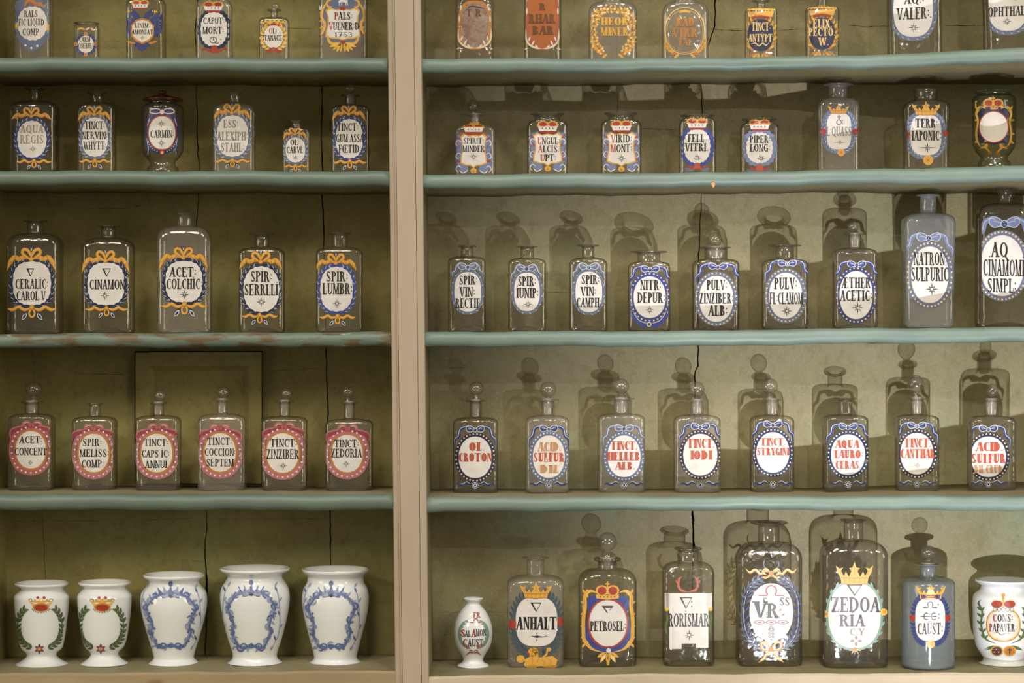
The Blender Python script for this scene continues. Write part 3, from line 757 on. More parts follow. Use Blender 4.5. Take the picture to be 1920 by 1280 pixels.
def gold_crown(A, x, y, w, h, part='crown'):
    """open crown: band, points and leaf tops"""
    c, sh = 'gold', 'orange'
    A.poly(part, c, 5, [(x-w*.38, y+h*.18), (x+w*.38, y+h*.18), (x+w*.34, y+h*.5), (x-w*.34, y+h*.5)])
    A.stroke(part, sh, 7, [(x-w*.38, y+h*.19), (x, y+h*.23), (x+w*.38, y+h*.19)], 1.2, False); A.stroke(part, sh, 7, [(x-w*.34, y+h*.47), (x, y+h*.5), (x+w*.34, y+h*.47)], 1.2, False)
    for k in range(-2, 3): A.stroke(part, sh, 7, [(x+k*w*.14, y+h*.22), (x+k*w*.13, y+h*.46)], .8, False)
    A.poly(part, c, 5, [(x-w*.16, y+h*.2), (x-w*.08, y-h*.1), (x-w*.15, y-h*.22), (x-w*.05, y-h*.26), (x, y-h*.52), (x+w*.05, y-h*.26), (x+w*.15, y-h*.22), (x+w*.08, y-h*.1), (x+w*.16, y+h*.2)])
    for q in (-1, 1):
        A.poly(part, c, 5, [(x+q*w*.14, y+h*.2), (x+q*w*.23, y-h*.08), (x+q*w*.30, y+h*.2)])
        A.poly(part, c, 5, [(x+q*w*.26, y+h*.2), (x+q*w*.36, y-h*.1), (x+q*w*.30, y-h*.26), (x+q*w*.40, y-h*.2), (x+q*w*.50, y-h*.34), (x+q*w*.46, y-h*.05), (x+q*w*.38, y+h*.2)])
        A.dot(part, sh, 7, x+q*w*.1, y-h*.16, 1.3, n=8); A.stroke(part, sh, 7, [(x+q*w*.33, y+h*.1), (x+q*w*.41, y-h*.14)], 1.1)
    A.stroke(part, sh, 7, [(x, y+h*.1), (x, y-h*.36)], 1.1)
def royal_crown(A, x, y, w, h, part='crown'):
    """closed crown with two red caps and a cross"""
    for q in (-1, 1):
        A.dot(part, 'gold', 5, x+q*w*.24, y-h*.05, w*.27, h*.34); A.dot(part, 'red', 6, x+q*w*.23, y-h*.03, w*.19, h*.26)
    A.poly(part, 'gold', 6, [(x-w*.08, y+h*.2), (x-w*.04, y-h*.3), (x+w*.04, y-h*.3), (x+w*.08, y+h*.2)])
    A.poly(part, 'gold', 6, [(x-w*.03, y-h*.62), (x+w*.03, y-h*.62), (x+w*.03, y-h*.3), (x-w*.03, y-h*.3)]); A.poly(part, 'gold', 6, [(x-w*.1, y-h*.5), (x+w*.1, y-h*.5), (x+w*.1, y-h*.42), (x-w*.1, y-h*.42)])
    A.poly(part, 'gold', 6, [(x-w*.5, y+h*.18), (x, y+h*.26), (x+w*.5, y+h*.18), (x+w*.48, y+h*.44), (x, y+h*.52), (x-w*.48, y+h*.44)])
    for k, cc in ((-.3, 'red'), (-.15, 'slate'), (0, 'red'), (.15, 'slate'), (.3, 'red')): A.dot(part, cc, 7, x+k*w, y+h*.34, 1.5, n=8)
def scroll(A, part, col, layer, pts, w, curl=0, r=4):
    A.stroke(part, col, layer, pts, w)
    if curl:
        x, y = pts[-1]; q = [(x, y)]
        for i in range(7):
            a = i*curl*.8; q.append((x+math.copysign(1, curl)*r*(1-i/8)*math.sin(abs(a)), y-r+r*(1-i/9)*math.cos(a)))
        A.stroke(part, col, layer, q, w*.8)
def shield_pts(cx, cy, w, h):
    P = [(-.5,-.42),(-.36,-.5),(-.2,-.44),(0,-.47),(.2,-.44),(.36,-.5),(.5,-.42),(.44,-.25),(.43,0),(.49,.2),(.5,.36),(.3,.42),(.12,.43),(0,.5),(-.12,.43),(-.3,.42),(-.5,.36),(-.49,.2),(-.43,0),(-.44,-.25)]
    return [(cx+x*w, cy+y*h) for x, y in P]
def rosette(A, part, x, y, r, c='gold', sh='orange'):
    A.dot(part, c, 5, x, y, r, n=14)
    for i in range(8): a = PI/4*i; A.stroke(part, sh, 6, [(x, y), (x+r*.9*math.cos(a), y+r*.9*math.sin(a))], .7, False)
    A.dot(part, sh, 7, x, y, r*.25, n=8)
def lines(A, rows, col='black', T=.20, first=None, slope=0., t=.085):
    for r in rows:
        if r[0] == '*': star(A, r[1], r[2], r[3], r[4] if len(r) > 4 else col)
        elif r[0] == 'V': triangle(A, *r[1:])
        else: text(A, r[0], r[1], r[2], r[3], r[4], r[5] if len(r) > 5 else col, T, first=first, slope=slope, t=t)
TINT = dict(c='clear_glass', s='smoky_glass', h='hazy_glass', m='milky_glass', g='green_glass', a='amber_glass', b='blue_grey_glass')

# ------------------------------------------------------------------ gold-bow bottles with blue laurel (six and four on two shelves)
GOLDBOW = [
 # row L R top flat neck lip_y lip stopper glass | label cx cy rx ry e | bow y size span drop | bottom y size span | text
 (2, 18,112,190,204,21,165,40,None,'s', (60,261,27,34,2.2), (62,217,9.5,37,6), (64,301,7,33), 'blue', [('AQUA',60,242,44,14,'faded'),('REGIS',60,261,44,16,'faded'),('*',62,279,8,'grey')], 'AQUA REGIS', 'faded grey lettering'),
 (2, 145,219,193,206,23,173,38,None,'c', (178,257,24,36,2.5), (178,214,9,30,12), (178,300,7,30), 'slate', [('TiNCT:',178,235,38,15),('NERViN:',178,254,48,14),('WHyTT:',178,273,43,15)], 'TINCT NERVIN WHYTT', 'orange bow'),
 (2, 399,480,193,212,21,174,28,None,'h', (436,255,29,38,2.4), (434,211,10,34,12), (436,300,7,34), 'slate', [('ESS:',433,232,28,15,'grey'),('ALEXiPH:',436,255,58,16,'grey'),('STAHL:',436,276,44,16,'grey')], 'ESS ALEXIPH STAHL', 'grey lettering'),
 (2, 530,582,240,248,18,227,30,None,'c', (554,281,18,23,2.3), (554,251,7,22,11), (554,310,5.5,22), 'slate', [('OL:',553,267,17,10),('CARVi.',553,281,31,12),('*',554,296,6)], 'OL CARVI', 'smallest of its shelf'),
 (2, 621,693,197,207,20,178,36,(656,166,10),'c', (655,260,25,36,2.4), (653,213,9,31,13), (656,302,7,32), 'blue', [('TiNCT:',652,238,40,14),('GUM:ASSA',656,259,52,15),('F\u0152TiD:',656,279,42,15)], 'TINCT GUM ASSA', 'glass ball stopper'),
 (3, 11,120,438,462,29,413,46,None,'s', (60,531,35,40,2.7), (57,485,12,46,22), (60,576,10,46), 'navy', [('V',57,511,15,16),('CERALiC:',60,532,62,18),('CAROL.V.',60,554,58,17)], 'CERALIC CAROL', 'red stained neck'),
 (3, 152,254,446,466,26,423,46,None,'s', (199,532,34,39,2.7), (199,488,11,45,24), (200,577,8,40), 'navy', [('V',200,511,17,16),('CiNAMON',201,533,66,18),('*',197,554,9)], 'CINAMON', 'wide lip'),
 (3, 294,399,424,452,29,400,40,None,'h', (345,528,34,38,2.7), (346,482,11,46,24), (346,570,10,44), 'navy', [('ACET:',343,510,50,18),('COLCHiC:',346,532,68,19),('*',346,552,10)], 'ACET COLCHIC', 'tallest of its shelf'),
 (3, 447,535,464,476,27,438,46,None,'s', (490,542,33,42,2.3), (489,490,11,40,14), (487,590,8,34), 'navy', [('SPiR:',490,518,40,20),('SERRLLi',490,543,64,21),('*',490,566,10)], 'SPIR SERRLLI', 'navy wreath'),
 (3, 592,681,464,476,29,436,43,None,'c', (631,542,30,41,2.4), (630,492,10,38,14), (633,592,8,34), 'royal', [('SPiR:',632,518,41,19),('LUMBR:',633,541,56,21),('*',632,569,9)], 'SPIR LUMBR', 'bright blue wreath'),
]
for row,L,R,top,flat,neck,ly,lip,stp,gl,lb,bw,bb,wc,tx,nm,ex in GOLDBOW:
    b = make_bottle('apothecary_bottle', f'square glass bottle, golden bow and blue wreath, lettered {nm}, {ex}', 'bottle', 'golden bow bottles', 'L', row, L, R, top, flat, neck, ly, lip, stp, TINT[gl])
    A = Art(b); cx, cy, rx, ry, e = lb; q = rx/30.
    laurel(A, cx, cy, rx, ry, 8*q**.5, wc, 'pale', e, 10, 10*q**.6, 5*q**.6)
    plaque(A, cx, cy, rx, ry, e, 'white', 40, .035)
    ribbon_top(A, cx-1, bw[1]+1, bw[2]*1.12, bw[3], bw[4], 'gold', 'orange', 'navy' if row == 3 else 'blue')
    ribbon_bottom(A, bb[0], bb[1], bb[2]*1.15, bb[3])
    lines(A, tx)
    A.build()

# ------------------------------------------------------------------ pink dotted frames
PINK = [
 (14,105,775,788,26,752,41,(64,730,15,.95),'c',(58,843,28,35),(60,797),[('ACET:',58,824,43,13),('CONCENT',58,846,61,14),('*',57,867,6)],'ACET CONCENT'),
 (134,221,780,792,22,755,32,None,'c',(176,849,28,36),(176,803),[('SPIR:',173,829,36,14),('MELiSS:',177,849,55,14),('COMP:',174,869,42,14)],'SPIR MELISS COMP'),
 (253,341,778,790,20,754,32,(300,741,11.5),'c',(294,849,29,36),(297,802),[('TiNCT:',293,829,46,14),('CAPS iC:',292,850,52,14),('ANNUi',293,870,42,14)],'TINCT CAPSIC ANNUI'),
 (370,463,775,790,19,748,36,(419,735,11),'h',(413,848,29,36),(412,803),[('TiNCT:',412,827,46,14),('COCCiON:',413,847,58,14),('SEPTEM',413,867,52,14)],'TINCT COCCION SEPTEM'),
 (490,577,780,790,20,751,36,(537,737,11),'c',(530,849,30,37),(533,800),[('TiNCT:',532,830,50,15),('ZiNZIBER',530,851,61,18),('*',531,873,8)],'TINCT ZINZIBER'),
 (609,700,785,795,20,753,34,(652,734,11.5),'c',(651,850,29,35),(652,804),[('TiNCT:',650,831,46,14),('ZEDORiA',650,849,58,16),('*',649,869,7)],'TINCT ZEDORIA'),
]
for L,R,top,flat,neck,ly,lip,stp,gl,lb,bw,tx,nm in PINK:
    b = make_bottle('apothecary_bottle', f'square glass bottle with pink dotted frame and pink bow, lettered {nm}', 'bottle', 'pink framed bottles', 'L', 4, L, R, top, flat, neck, ly, lip, stp, TINT[gl])
    A = Art(b); cx, cy, rx, ry = lb
    frame_dots(A, cx, cy, rx, ry, 13, 'rose' if nm[0] != 'A' else 'pink', 'white', 26, 1.9, 'orange')
    plaque(A, cx, cy, rx, ry, 2.15); pink_bow(A, bw[0], bw[1], 8.5, 40, 26); lines(A, tx, T=.18)
    A.build()

# ------------------------------------------------------------------ blue frames with blue bows
BLUE3 = [
 (840,911,481,492,23,460,36,None,'s',(877,547,25,37),(877,501),[('SPiR:',878,525,34,17),('ViN:',876,547,29,18),('RECTiF',877,568,46,18)],0,'SPIR VIN RECTIF'),
 (953,1024,484,496,25,461,40,None,'s',(988,547,24,36),(987,504),[('SPiR:',988,527,34,18),('iUNiP:',989,549,42,19),('*',990,570,9)],0,'SPIR IUNIP'),
 (1067,1139,483,498,23,459,40,None,'s',(1104,547,25,38),(1104,501),[('SPiR:',1107,524,34,17),('ViN:',1103,546,29,17),('CAMPH:',1104,567,46,18)],0,'SPIR VIN CAMPH'),
 (1177,1257,491,502,42,471,70,None,'c',(1218,557,30,39),(1219,506),[('NiTR:',1220,534,39,19),('DEPuR:',1221,558,52,20),('*',1218,581,9)],30,'NITR DEPUR'),
 (1297,1387,486,498,42,463,57,(1340,449,13.5),'s',(1343,560,32,43),(1346,501),[('PuLV:',1344,534,38,19),('ZiNZiBER:',1343,559,64,20),('ALB:',1346,582,36,20)],34,'PULV ZINZIBER ALB'),
 (1427,1516,486,497,34,459,61,None,'c',(1473,554,31,43),(1476,495),[('PuLV:',1473,531,43,22),('FL:CLAMOM',1474,559,62,22),('*',1475,583,11)],34,'PULV FL CLAMOM'),
 (1560,1646,465,478,23,438,42,(1597,425,10.5),'c',(1605,553,31,45),(1606,497),[('\u00c6THER',1605,530,54,20),('ACETiC:',1605,554,60,20),('*',1608,577,12)],32,'AETHER ACETIC'),
]
for L,R,top,flat,neck,ly,lip,stp,gl,lb,bw,tx,nd,nm in BLUE3:
    b = make_bottle('apothecary_bottle', f'square glass bottle with blue bow, {"dotted blue frame" if nd else "slim blue leaf wreath"}, lettered {nm}', 'bottle', 'blue bow bottles', 'R', 3, L, R, top, flat, neck, ly, lip, stp, TINT[gl])
    A = Art(b); cx, cy, rx, ry = lb
    if nd: frame_dots(A, cx, cy, rx, ry, 8.5, 'royal' if nm[0] == 'N' else 'slate' if nm.startswith('PULV') else 'blue', 'goldpale', nd, 1.6, None, 2.1)
    else:
        A.ring('wreath', 'slate', 2, cx, cy, rx+5.5, ry+5.5, 7, 2.3)
        for i in range(30):
            a = 2*PI*i/30; x, y = oval(cx, cy, rx+3, ry+3, a, 2.3); A.leaf('wreath', 'pale' if i % 2 else 'sky', 3, x, y, -math.degrees(a)+(60 if i % 4 else 110), 5, 1.1)
    plaque(A, cx, cy, rx, ry, 2.15 if nd else 2.5)
    blue_bow(A, bw[0], bw[1], 11.5 if nd else 12, rx+(9 if nd else 3), 34 if nd else 20, 'royal' if nd else 'slate')
    if nm[0] == 'N':
        for q in (-1, 1): A.stroke('lower_drape', 'royal', 1, [(1218, 612), (1218+q*18, 606), (1218+q*30, 592), (1218+q*36, 578)], 9); A.stroke('lower_drape', 'pale', 3, [(1218+q*4, 606), (1218+q*20, 600), (1218+q*32, 582)], 1.2)
        A.ring('lower_drape', 'pale', 4, 1217, 608, 4.5, 4.5, 1.5, n=18)
    lines(A, tx, T=.23)
    A.build()
for (L,R,top,flat,neck,ly,lip,gl,tap,lb,bw,tx,nm,ex,nd) in [
  (1690,1791,400,418,30,365,44,'m',.07,(1743,515,35,53),(1741,447),[('NATRON:',1744,485,62,24),('SuLPuRiC',1743,514,70,26),('*',1747,542,13)],'NATRON SULPURIC','tall milky grey',40),
  (1827,1946,381,408,30,357,46,'s',0,(1879,498,41,57),(1883,420),[('AQ',1874,468,32,28),('CiNAMOMi',1882,502,78,31),('SiMPL:',1878,535,54,26)],'AQ CINAMOMI SIMPL','big clear',46)]:
    b = make_bottle('apothecary_bottle', f'{ex} glass bottle with blue bow and dotted frame, lettered {nm}', 'bottle', 'blue bow bottles', 'R', 3, L, R, top, flat, neck, ly, lip, None, TINT[gl], taper=tap)
    A = Art(b); cx, cy, rx, ry = lb
    frame_dots(A, cx, cy, rx, ry, 10, 'slate', 'goldpale', nd, 1.9, None, 2.1); plaque(A, cx, cy, rx, ry, 2.15)
    blue_bow(A, bw[0], bw[1], 15 if nd < 44 else 19, rx+9, 36, 'sky' if nd < 44 else 'sky'); lines(A, tx, T=.22 if nd < 44 else .19, slope=.02 if nd > 44 else 0)
    A.build()

RED4 = [
 (849,934,782,793,21,750,37,(893,728,13.5),'s',(891,857,31,39),[('OL.',894,837,29,16),('CROTON',891,857,63,16)],'OL CROTON','navy'),
 (985,1068,778,793,22,748,43,(1028,730,15),'h',(1029,856,30,40),[('ACID.',1030,837,44,17,'brown'),('SULFUR',1029,857,58,17,'rust'),('DIL',1030,879,36,15,'brown')],'ACID SULFUR, smudged brown','slate'),
 (1120,1210,775,787,28,746,51,(1165,724,14.5),'h',(1170,855,31,39),[('TINCT.',1170,835,50,16),('HELLEB',1169,855,62,16),('ALB.',1172,873,37,14)],'TINCT HELLEB','slate'),
 (1262,1352,777,790,24,749,43,(1306,730,15),'h',(1313,852,32,39),[('TINCT.',1314,831,51,17),('IODI',1314,853,40,17)],'TINCT IODI','navy'),
 (1405,1490,778,790,26,748,35,(1442,724,15),'c',(1449,848,31,38),[('TINCT.',1449,828,46,14),('STRYGINI',1449,846,60,14)],'TINCT STRYGINI','navy'),
 (1541,1629,777,788,26,746,41,None,'s',(1590,852,32,38),[('AQUA',1588,832,44,15),('LAURO:',1591,851,54,15),('CERAS.',1590,871,48,15)],'AQUA LAURO CERAS','navy'),
 (1677,1762,777,788,23,746,34,(1717,720,15.5,1.1),'c',(1719,850,31,39),[('TINCT.',1720,830,50,17),('CANTHAR',1720,850,64,17)],'TINCT CANTHAR','navy'),
 (1812,1906,779,792,25,748,43,(1861,733,10.5,1.3),'c',(1853,856,33,38),[('ACID.',1855,837,51,17),('SULFUR',1853,859,64,18,'rust'),('DIL.CRUD.',1854,879,55,15,'brown')],'ACID SULFUR DIL CRUD','navy'),
]
for i, (L,R,top,flat,neck,ly,lip,stp,gl,lb,tx,nm,bc) in enumerate(RED4):
    b = make_bottle('apothecary_bottle', f'square glass bottle, blue dotted frame and bow, heavy red lettering {nm}', 'bottle', 'red lettered bottles', 'R', 4, L, R, top, flat, neck, ly, lip, stp, TINT[gl])
    A = Art(b); cx, cy, rx, ry = lb
    frame_dots(A, cx, cy, rx, ry, 7.5, bc, 'goldpale' if nm.split()[-1] in ('IODI', 'CANTHAR', 'CROTON', 'CRUD') else 'pale', 36, 1.55, None, 2.1)
    plaque(A, cx, cy, rx, ry, 2.1, 'aged' if i in (1, 3, 6) else 'white')
    blue_bow(A, cx, cy-51, 11.5, rx+7, 34, 'slate' if i == 2 else 'blue', 'pale')
    yb = lerp([(a, q) for a, q, c in SHELF['R', 4]], cx)-23
    for q in (-1, 1):
        A.stroke('lower_scroll', 'blue', 3, [(cx+q*8, yb), (cx+q*16, yb-4), (cx+q*24, yb+1), (cx+q*32, yb-2), (cx+q*37, yb)], 3.4); A.stroke('lower_scroll', 'pale', 4, [(cx+q*9, yb-2), (cx+q*16, yb-6), (cx+q*23, yb-2), (cx+q*28, yb-3)], 1)
    A.dot('rosette', 'navy', 3, cx, yb+1, 6.5)
    for k in range(10): a = 2*PI*k/10; A.dot('rosette', 'pale', 5, cx+5.4*math.cos(a), yb+1+5.4*math.sin(a), 1.0, n=6)
    A.ring('rosette', 'pale', 5, cx, yb+1, 3.4, 3.4, 1.3, n=16)
    lines(A, [t if len(t) > 5 else (*t, 'rust') for t in tx], T=.34, t=.07)
    if i == 1:
        for x, y, r in ((1022,845,3),(1024,862,3.5),(1038,876,3)): A.dot('smudge', 'smudge', 8, x, y, r*.6, r*1.5)
    if i == 6: star(A, 1720, 872, 7, 'grey')
    A.build()

# ------------------------------------------------------------------ topmost shelf
def bot(label, bay, row, L, R, top, flat, neck, ly, lip, stp=None, gl='c', name='apothecary_bottle', cat='bottle', group=None, **k):
    b = make_bottle(name, label, cat, group, bay, row, L, R, top, flat, neck, ly, lip, stp, TINT[gl], **k); return b, Art(b)
random.seed(21)
b, A = bot('glass bottle with blue-grey mantle and yellow clasps, lettered RALS FIC LIQUID COMP', 'L', 1, 27, 101, -12, 2, 24, -40, 44, gl='h')
A.fill('mantle', 'slate', 2, [(32,2),(60,-3),(92,4),(96,30),(95,62),(84,80),(72,92),(58,97),(46,90),(38,80),(30,62),(29,30)], 4, (61,44))
for q in (-1, 1):
    for k in range(5): A.stroke('mantle', 'sky', 3, [(61+q*30, 8+k*14), (61+q*32, 14+k*14), (61+q*29, 20+k*13)], 1.6)
plaque(A, 61, 44, 27, 31, 2.2, 'aged', 36, .05)
A.stroke('bow', 'orange', 5, [(46,14),(50,5),(60,2),(66,8),(76,8),(84,16)], 7); A.stroke('bow', 'rust', 6, [(48,12),(56,4),(66,9),(74,6)], 2)
for x, y in ((30,48),(91,51)): A.poly('clasp#%d' % x, 'yellow', 4, [(x-3.5,y-7),(x+3.5,y-5),(x+3,y+7),(x-3,y+6)])
for x, y in ((48,85),(59,90),(70,86)): A.dot('mantle', 'white', 5, x, y, 2.2)
lines(A, [('RALS',58,26,25,12),('FiC LiQUiD',59,42,48,13),('COMP',58,60,31,13)], 'ink'); A.build()

b, A = bot('small wide-mouthed glass jar with blue wreath and orange rosettes, lettered CARM COERUL', 'L', 1, 138, 187, 48, 55, 40, 43, 48, gl='c', name='apothecary_jar', cat='jar', lipt=3)
laurel(A, 161, 83, 15, 16, 6, 'blue', 'sky', 2, 8, 6, 3.5); plaque(A, 161, 83, 15, 16, 2.1, 'aged')
for x, y in ((161,64),(180,83),(161,102),(142,83)): rosette(A, 'rosette#%d' % (x+y), x, y, 3.6, 'gold', 'rust')
A.stroke('garland', 'gold', 4, [(145,56),(152,53),(160,56)], 3.5); A.stroke('garland', 'blush', 4, [(161,56),(168,53),(177,57)], 3.5); A.dot('garland', 'rust', 5, 169, 54, 2.2)
lines(A, [('CARM:',160,74,23,9),('COERUL:',161,86,28,10)]); A.build()

b, A = bot('round-shouldered glass bottle with dark blue two-headed eagle, lettered LINIM AMONIAT', 'L', 1, 236, 312, -6, 12, 30, -34, 46, gl='s')
for q in (-1, 1):
    X = lambda d: 266+q*d
    A.fill('eagle', 'blue', 2, [(X(8),40),(X(18),34),(X(30),24),(X(41),22),(X(44),32),(X(42),38),(X(44),44),(X(40),48),(X(42),54),(X(37),56),(X(38),63),(X(32),63),(X(31),70),(X(22),68),(X(8),62)], 3, (X(24),46))
    A.stroke('eagle', 'blue', 3, [(X(4),44),(X(10),30),(X(18),24),(X(22),22)], 11); A.dot('eagle', 'blue', 3, X(19), 22, 5); A.poly('eagle', 'yellow', 4, [(X(23),19),(X(30),22),(X(23),25)]); A.dot('eagle', 'gold', 5, X(20), 21, 1.3)
    A.stroke('eagle', 'blue', 2, [(X(4),72),(X(12),84),(X(14),86)], 7); A.stroke('eagle', 'orange', 3, [(X(12),81),(X(20),80),(X(28),77)], 4)
    for k in range(4): A.stroke('eagle', 'slate', 4, [(X(24+k*4),34+k*1),(X(25+k*4),58-k*5)], 1)
A.poly('eagle', 'blue', 2, [(262,72),(272,72),(276,92),(266,97),(257,92)])
A.fill('plaque_border', 'orange', 4, [(255,37),(267,34),(279,37),(289,48),(289,66),(281,77),(267,83),(254,77),(245,66),(245,48)], 2, (267,59))
A.fill('painted_label', 'aged', 5, [(257,40),(267,38),(278,40),(286,49),(286,65),(279,74),(267,79),(256,74),(248,65),(248,49)], 3, (267,59)); A.sub['lettering'] = 'painted_label'
ermine_crown(A, 263, 9, 34, 16); lines(A, [('LiNiM:',267,48,29,9),('AMONiAT',267,60,40,9),('*',267,71,5)]); A.build()

b, A = bot('wide-mouthed glass jar with red and white crown and navy wreath, lettered CAPUT MORT', 'L', 1, 367, 437, 2, 22, 50, -10, 60, gl='h', name='apothecary_jar', cat='jar')
laurel(A, 402, 55, 24, 31, 9, 'navy', None, 2.2, 9, 8, 5); plaque(A, 401, 55, 24, 31, 2.4, 'white', 40, .05)
ermine_crown(A, 400, 13, 40, 18)
for q in (-1, 1): A.stroke('lower_bow', 'red', 4, [(402,89),(402+q*10,95),(402+q*18,91),(402+q*26,95)], 4)
A.poly('lower_bow', 'red', 5, [(398,85),(406,85),(410,99),(394,99)])
lines(A, [('CAPUT:',401,39,40,12),('MORT:',400,57,40,13)]); A.ring('lettering', 'ink', 6, 400, 75, 7, 6.5, 1.4, n=24); A.stroke('lettering', 'ink', 6, [(400,69),(400,76)], 1.4, False); A.stroke('lettering', 'ink', 6, [(402,77),(407,82),(411,79)], 1.6); A.dot('lettering', 'ink', 6, 414, 74, 1); A.dot('lettering', 'ink', 6, 415, 80, 1); A.build()

b, A = bot('small square glass bottle with gold wreath and red trim, lettered OL TANACE', 'L', 1, 485, 543, 33, 42, 13, 18, 27, (517, 12, 8, .75), gl='c')
laurel(A, 513, 70, 18, 21, 6, 'gold', 'yellow', 2.1, 10, 8, 4.5, band=False); laurel(A, 513, 70, 20, 23, 6, 'goldpale', None, 2.1, 8, 7, 4, band=False)
for k in range(12): A.dot('garland', 'gold' if k % 2 else 'yellow', 4, 490+k*4.1, 42-3*math.sin(k/11*PI)+(k % 2)*2, 2.3)
A.stroke('red_band', 'red', 4, [(499,48),(513,46),(527,48)], 4); A.stroke('red_band', 'red', 4, [(497,93),(505,96),(513,92),(522,97),(529,94)], 6); A.dot('red_band', 'rust', 5, 513, 92, 4)
plaque(A, 513, 69, 18, 21, 2.2, 'white'); lines(A, [('OL:',512,58,15,10)], first='rust'); lines(A, [('TANACE:',513,71,35,10)]); A.build()

b, A = bot('large glass bottle with yellow and blue baroque shield, lettered PALS VULNER dated 1753', 'L', 1, 597, 690, -20, -4, 30, -46, 48, gl='h')
A.fill('blue_field', 'slate', 2, [(612,5),(628,-6),(660,-6),(674,5),(682,22),(682,45),(676,60),(678,76),(662,82),(625,82),(608,77),(611,60),(604,45),(604,22)], 3, (643,40))
for q in (-1, 1):
    X = lambda d: 643+q*d
    A.stroke('scrollwork', 'gold', 3, [(X(16),-4),(X(30),4),(X(27),13),(X(20),12)], 4); A.stroke('scrollwork', 'gold', 3, [(X(30),4),(X(38),18),(X(40),32),(X(34),44),(X(36),56),(X(40),64)], 5); A.stroke('scrollwork', 'yellow', 4, [(X(31),6),(X(38),20),(X(39),32),(X(34),43)], 1.6)
    for y, an in ((26,20),(38,-10),(50,-20),(60,-40)): A.leaf('scrollwork', 'gold', 3, X(36), y, an if q > 0 else 180-an, 9, 4)
    A.stroke('scrollwork', 'gold', 3, [(X(30),66),(X(24),80),(X(10),82),(X(0),80)], 5)
    for k in range(4): A.leaf('scrollwork', 'gold' if k % 2 else 'yellow', 4, X(3), 80, (-20-k*22) if q > 0 else (200+k*22), 24-k*2, 6)
    for an in (60, 90, 120): A.leaf('white_plume', 'pale', 4, X(42), 20, an-(q*18), 12, 3.5)
A.fill('shield_border', 'gold', 4, shield_pts(643, 46, 66, 64), 2); A.fill('painted_label', 'white', 5, shield_pts(643, 46, 60, 58), 3); A.sub['lettering'] = 'painted_label'
for x, y, w_, h_ in ((643,16,10,7),(643,78,9,6)): A.poly('red_tab' if y < 40 else 'red_tab#b', 'red', 6, [(x-w_/2,y-h_/2),(x+w_/2,y-h_/2),(x+w_/2,y+h_/2),(x-w_/2,y+h_/2)])
A.stroke('white_horse', 'white', 4, [(634,5),(640,2),(648,3),(652,6)], 5); A.stroke('white_horse', 'white', 5, [(649,4),(653,-2),(656,0)], 3)
for x in (637, 641, 648, 651): A.stroke('white_horse', 'white', 5, [(x,5),(x+(1 if x>645 else -1),11)], 1.6)
lines(A, [('PALS:',644,30,34,14)], first='red'); lines(A, [('VULNER:D',645,49,57,14)], first='red'); lines(A, [('1753',644,65,34,9)], T=.12); A.build()

# amber panels
for (L, R, top, flat, cx, cy, rx, ry, tx, nm, c0, gl) in ((854,926,-9,12,890,47,31,46,[('TR',888,15,30,11),('RHAB',890,34,44,12)],'wrinkled glass bottle with iridescent brown panel and white scrolls, worn lettering','brown','a'),
                          (982,1053,-30,-12,1017,34,31,60,[('R',1017,13,12,13),('RHAR',1016,35,50,17),('BAR',1018,57,40,16)],'tall glass bottle with rust red panel and white scrolls, dark worn lettering','amber','s')):
    b, A = bot(nm, 'R', 1, L, R, top, flat, 26, top-26, 42, gl=gl, n=5)
    A.ring('painted_panel', 'orange' if c0 == 'brown' else 'rust', 2, cx, cy, rx, ry, 5, 2.8)
    if c0 != 'brown': A.fill('painted_panel', 'amber', 1, [oval(cx, cy, rx-2, ry-2, 2*PI*i/40, 2.8) for i in range(40)], 4, (cx, cy))
    else:
        A.fill('painted_panel', 'iridescent', 1, [oval(cx, cy, rx-2, ry-2, 2*PI*i/40, 2.8) for i in range(40)], 6, (cx, cy))
        for sx in (-1, 1): A.stroke('painted_panel', 'orange', 3, [(cx+sx*27,20),(cx+sx*29,45),(cx+sx*26,72)], 6)
    for q in (-1, 1):
        y0 = cy+ry
        A.stroke('white_scroll', 'cream', 4, [(cx,y0-3),(cx+q*12,y0-4),(cx+q*24,y0-10),(cx+q*30,y0-20),(cx+q*31,y0-40)], 3.4)
        A.leaf('white_scroll', 'white', 5, cx+q*20, y0-8, 90+q*25, 12, 3.4); A.leaf('white_scroll', 'white', 5, cx+q*26, y0-16, 90+q*18, 11, 3); A.leaf('white_scroll', 'cream', 5, cx+q*8, y0-3, 90-q*40, 9, 4)
        A.leaf('white_scroll', 'cream', 5, cx+q*29, cy-ry*.1, 90, 14, 3); A.leaf('white_scroll', 'cream', 5, cx+q*28, cy-ry*.55, 90+q*20, 12, 3)
        A.leaf('white_scroll', 'cream', 5, cx+q*26, cy+ry-4, -20 if q > 0 else 200, 10, 3)
    if c0 != 'brown': lines(A, tx, 'umber', .26)
    else: A.stroke('lettering', 'ink', 5, [(876,15),(884,12),(894,13),(908,16)], 2.2); lines(A, [('T R',888,24,28,13,'umber')])
    A.build()
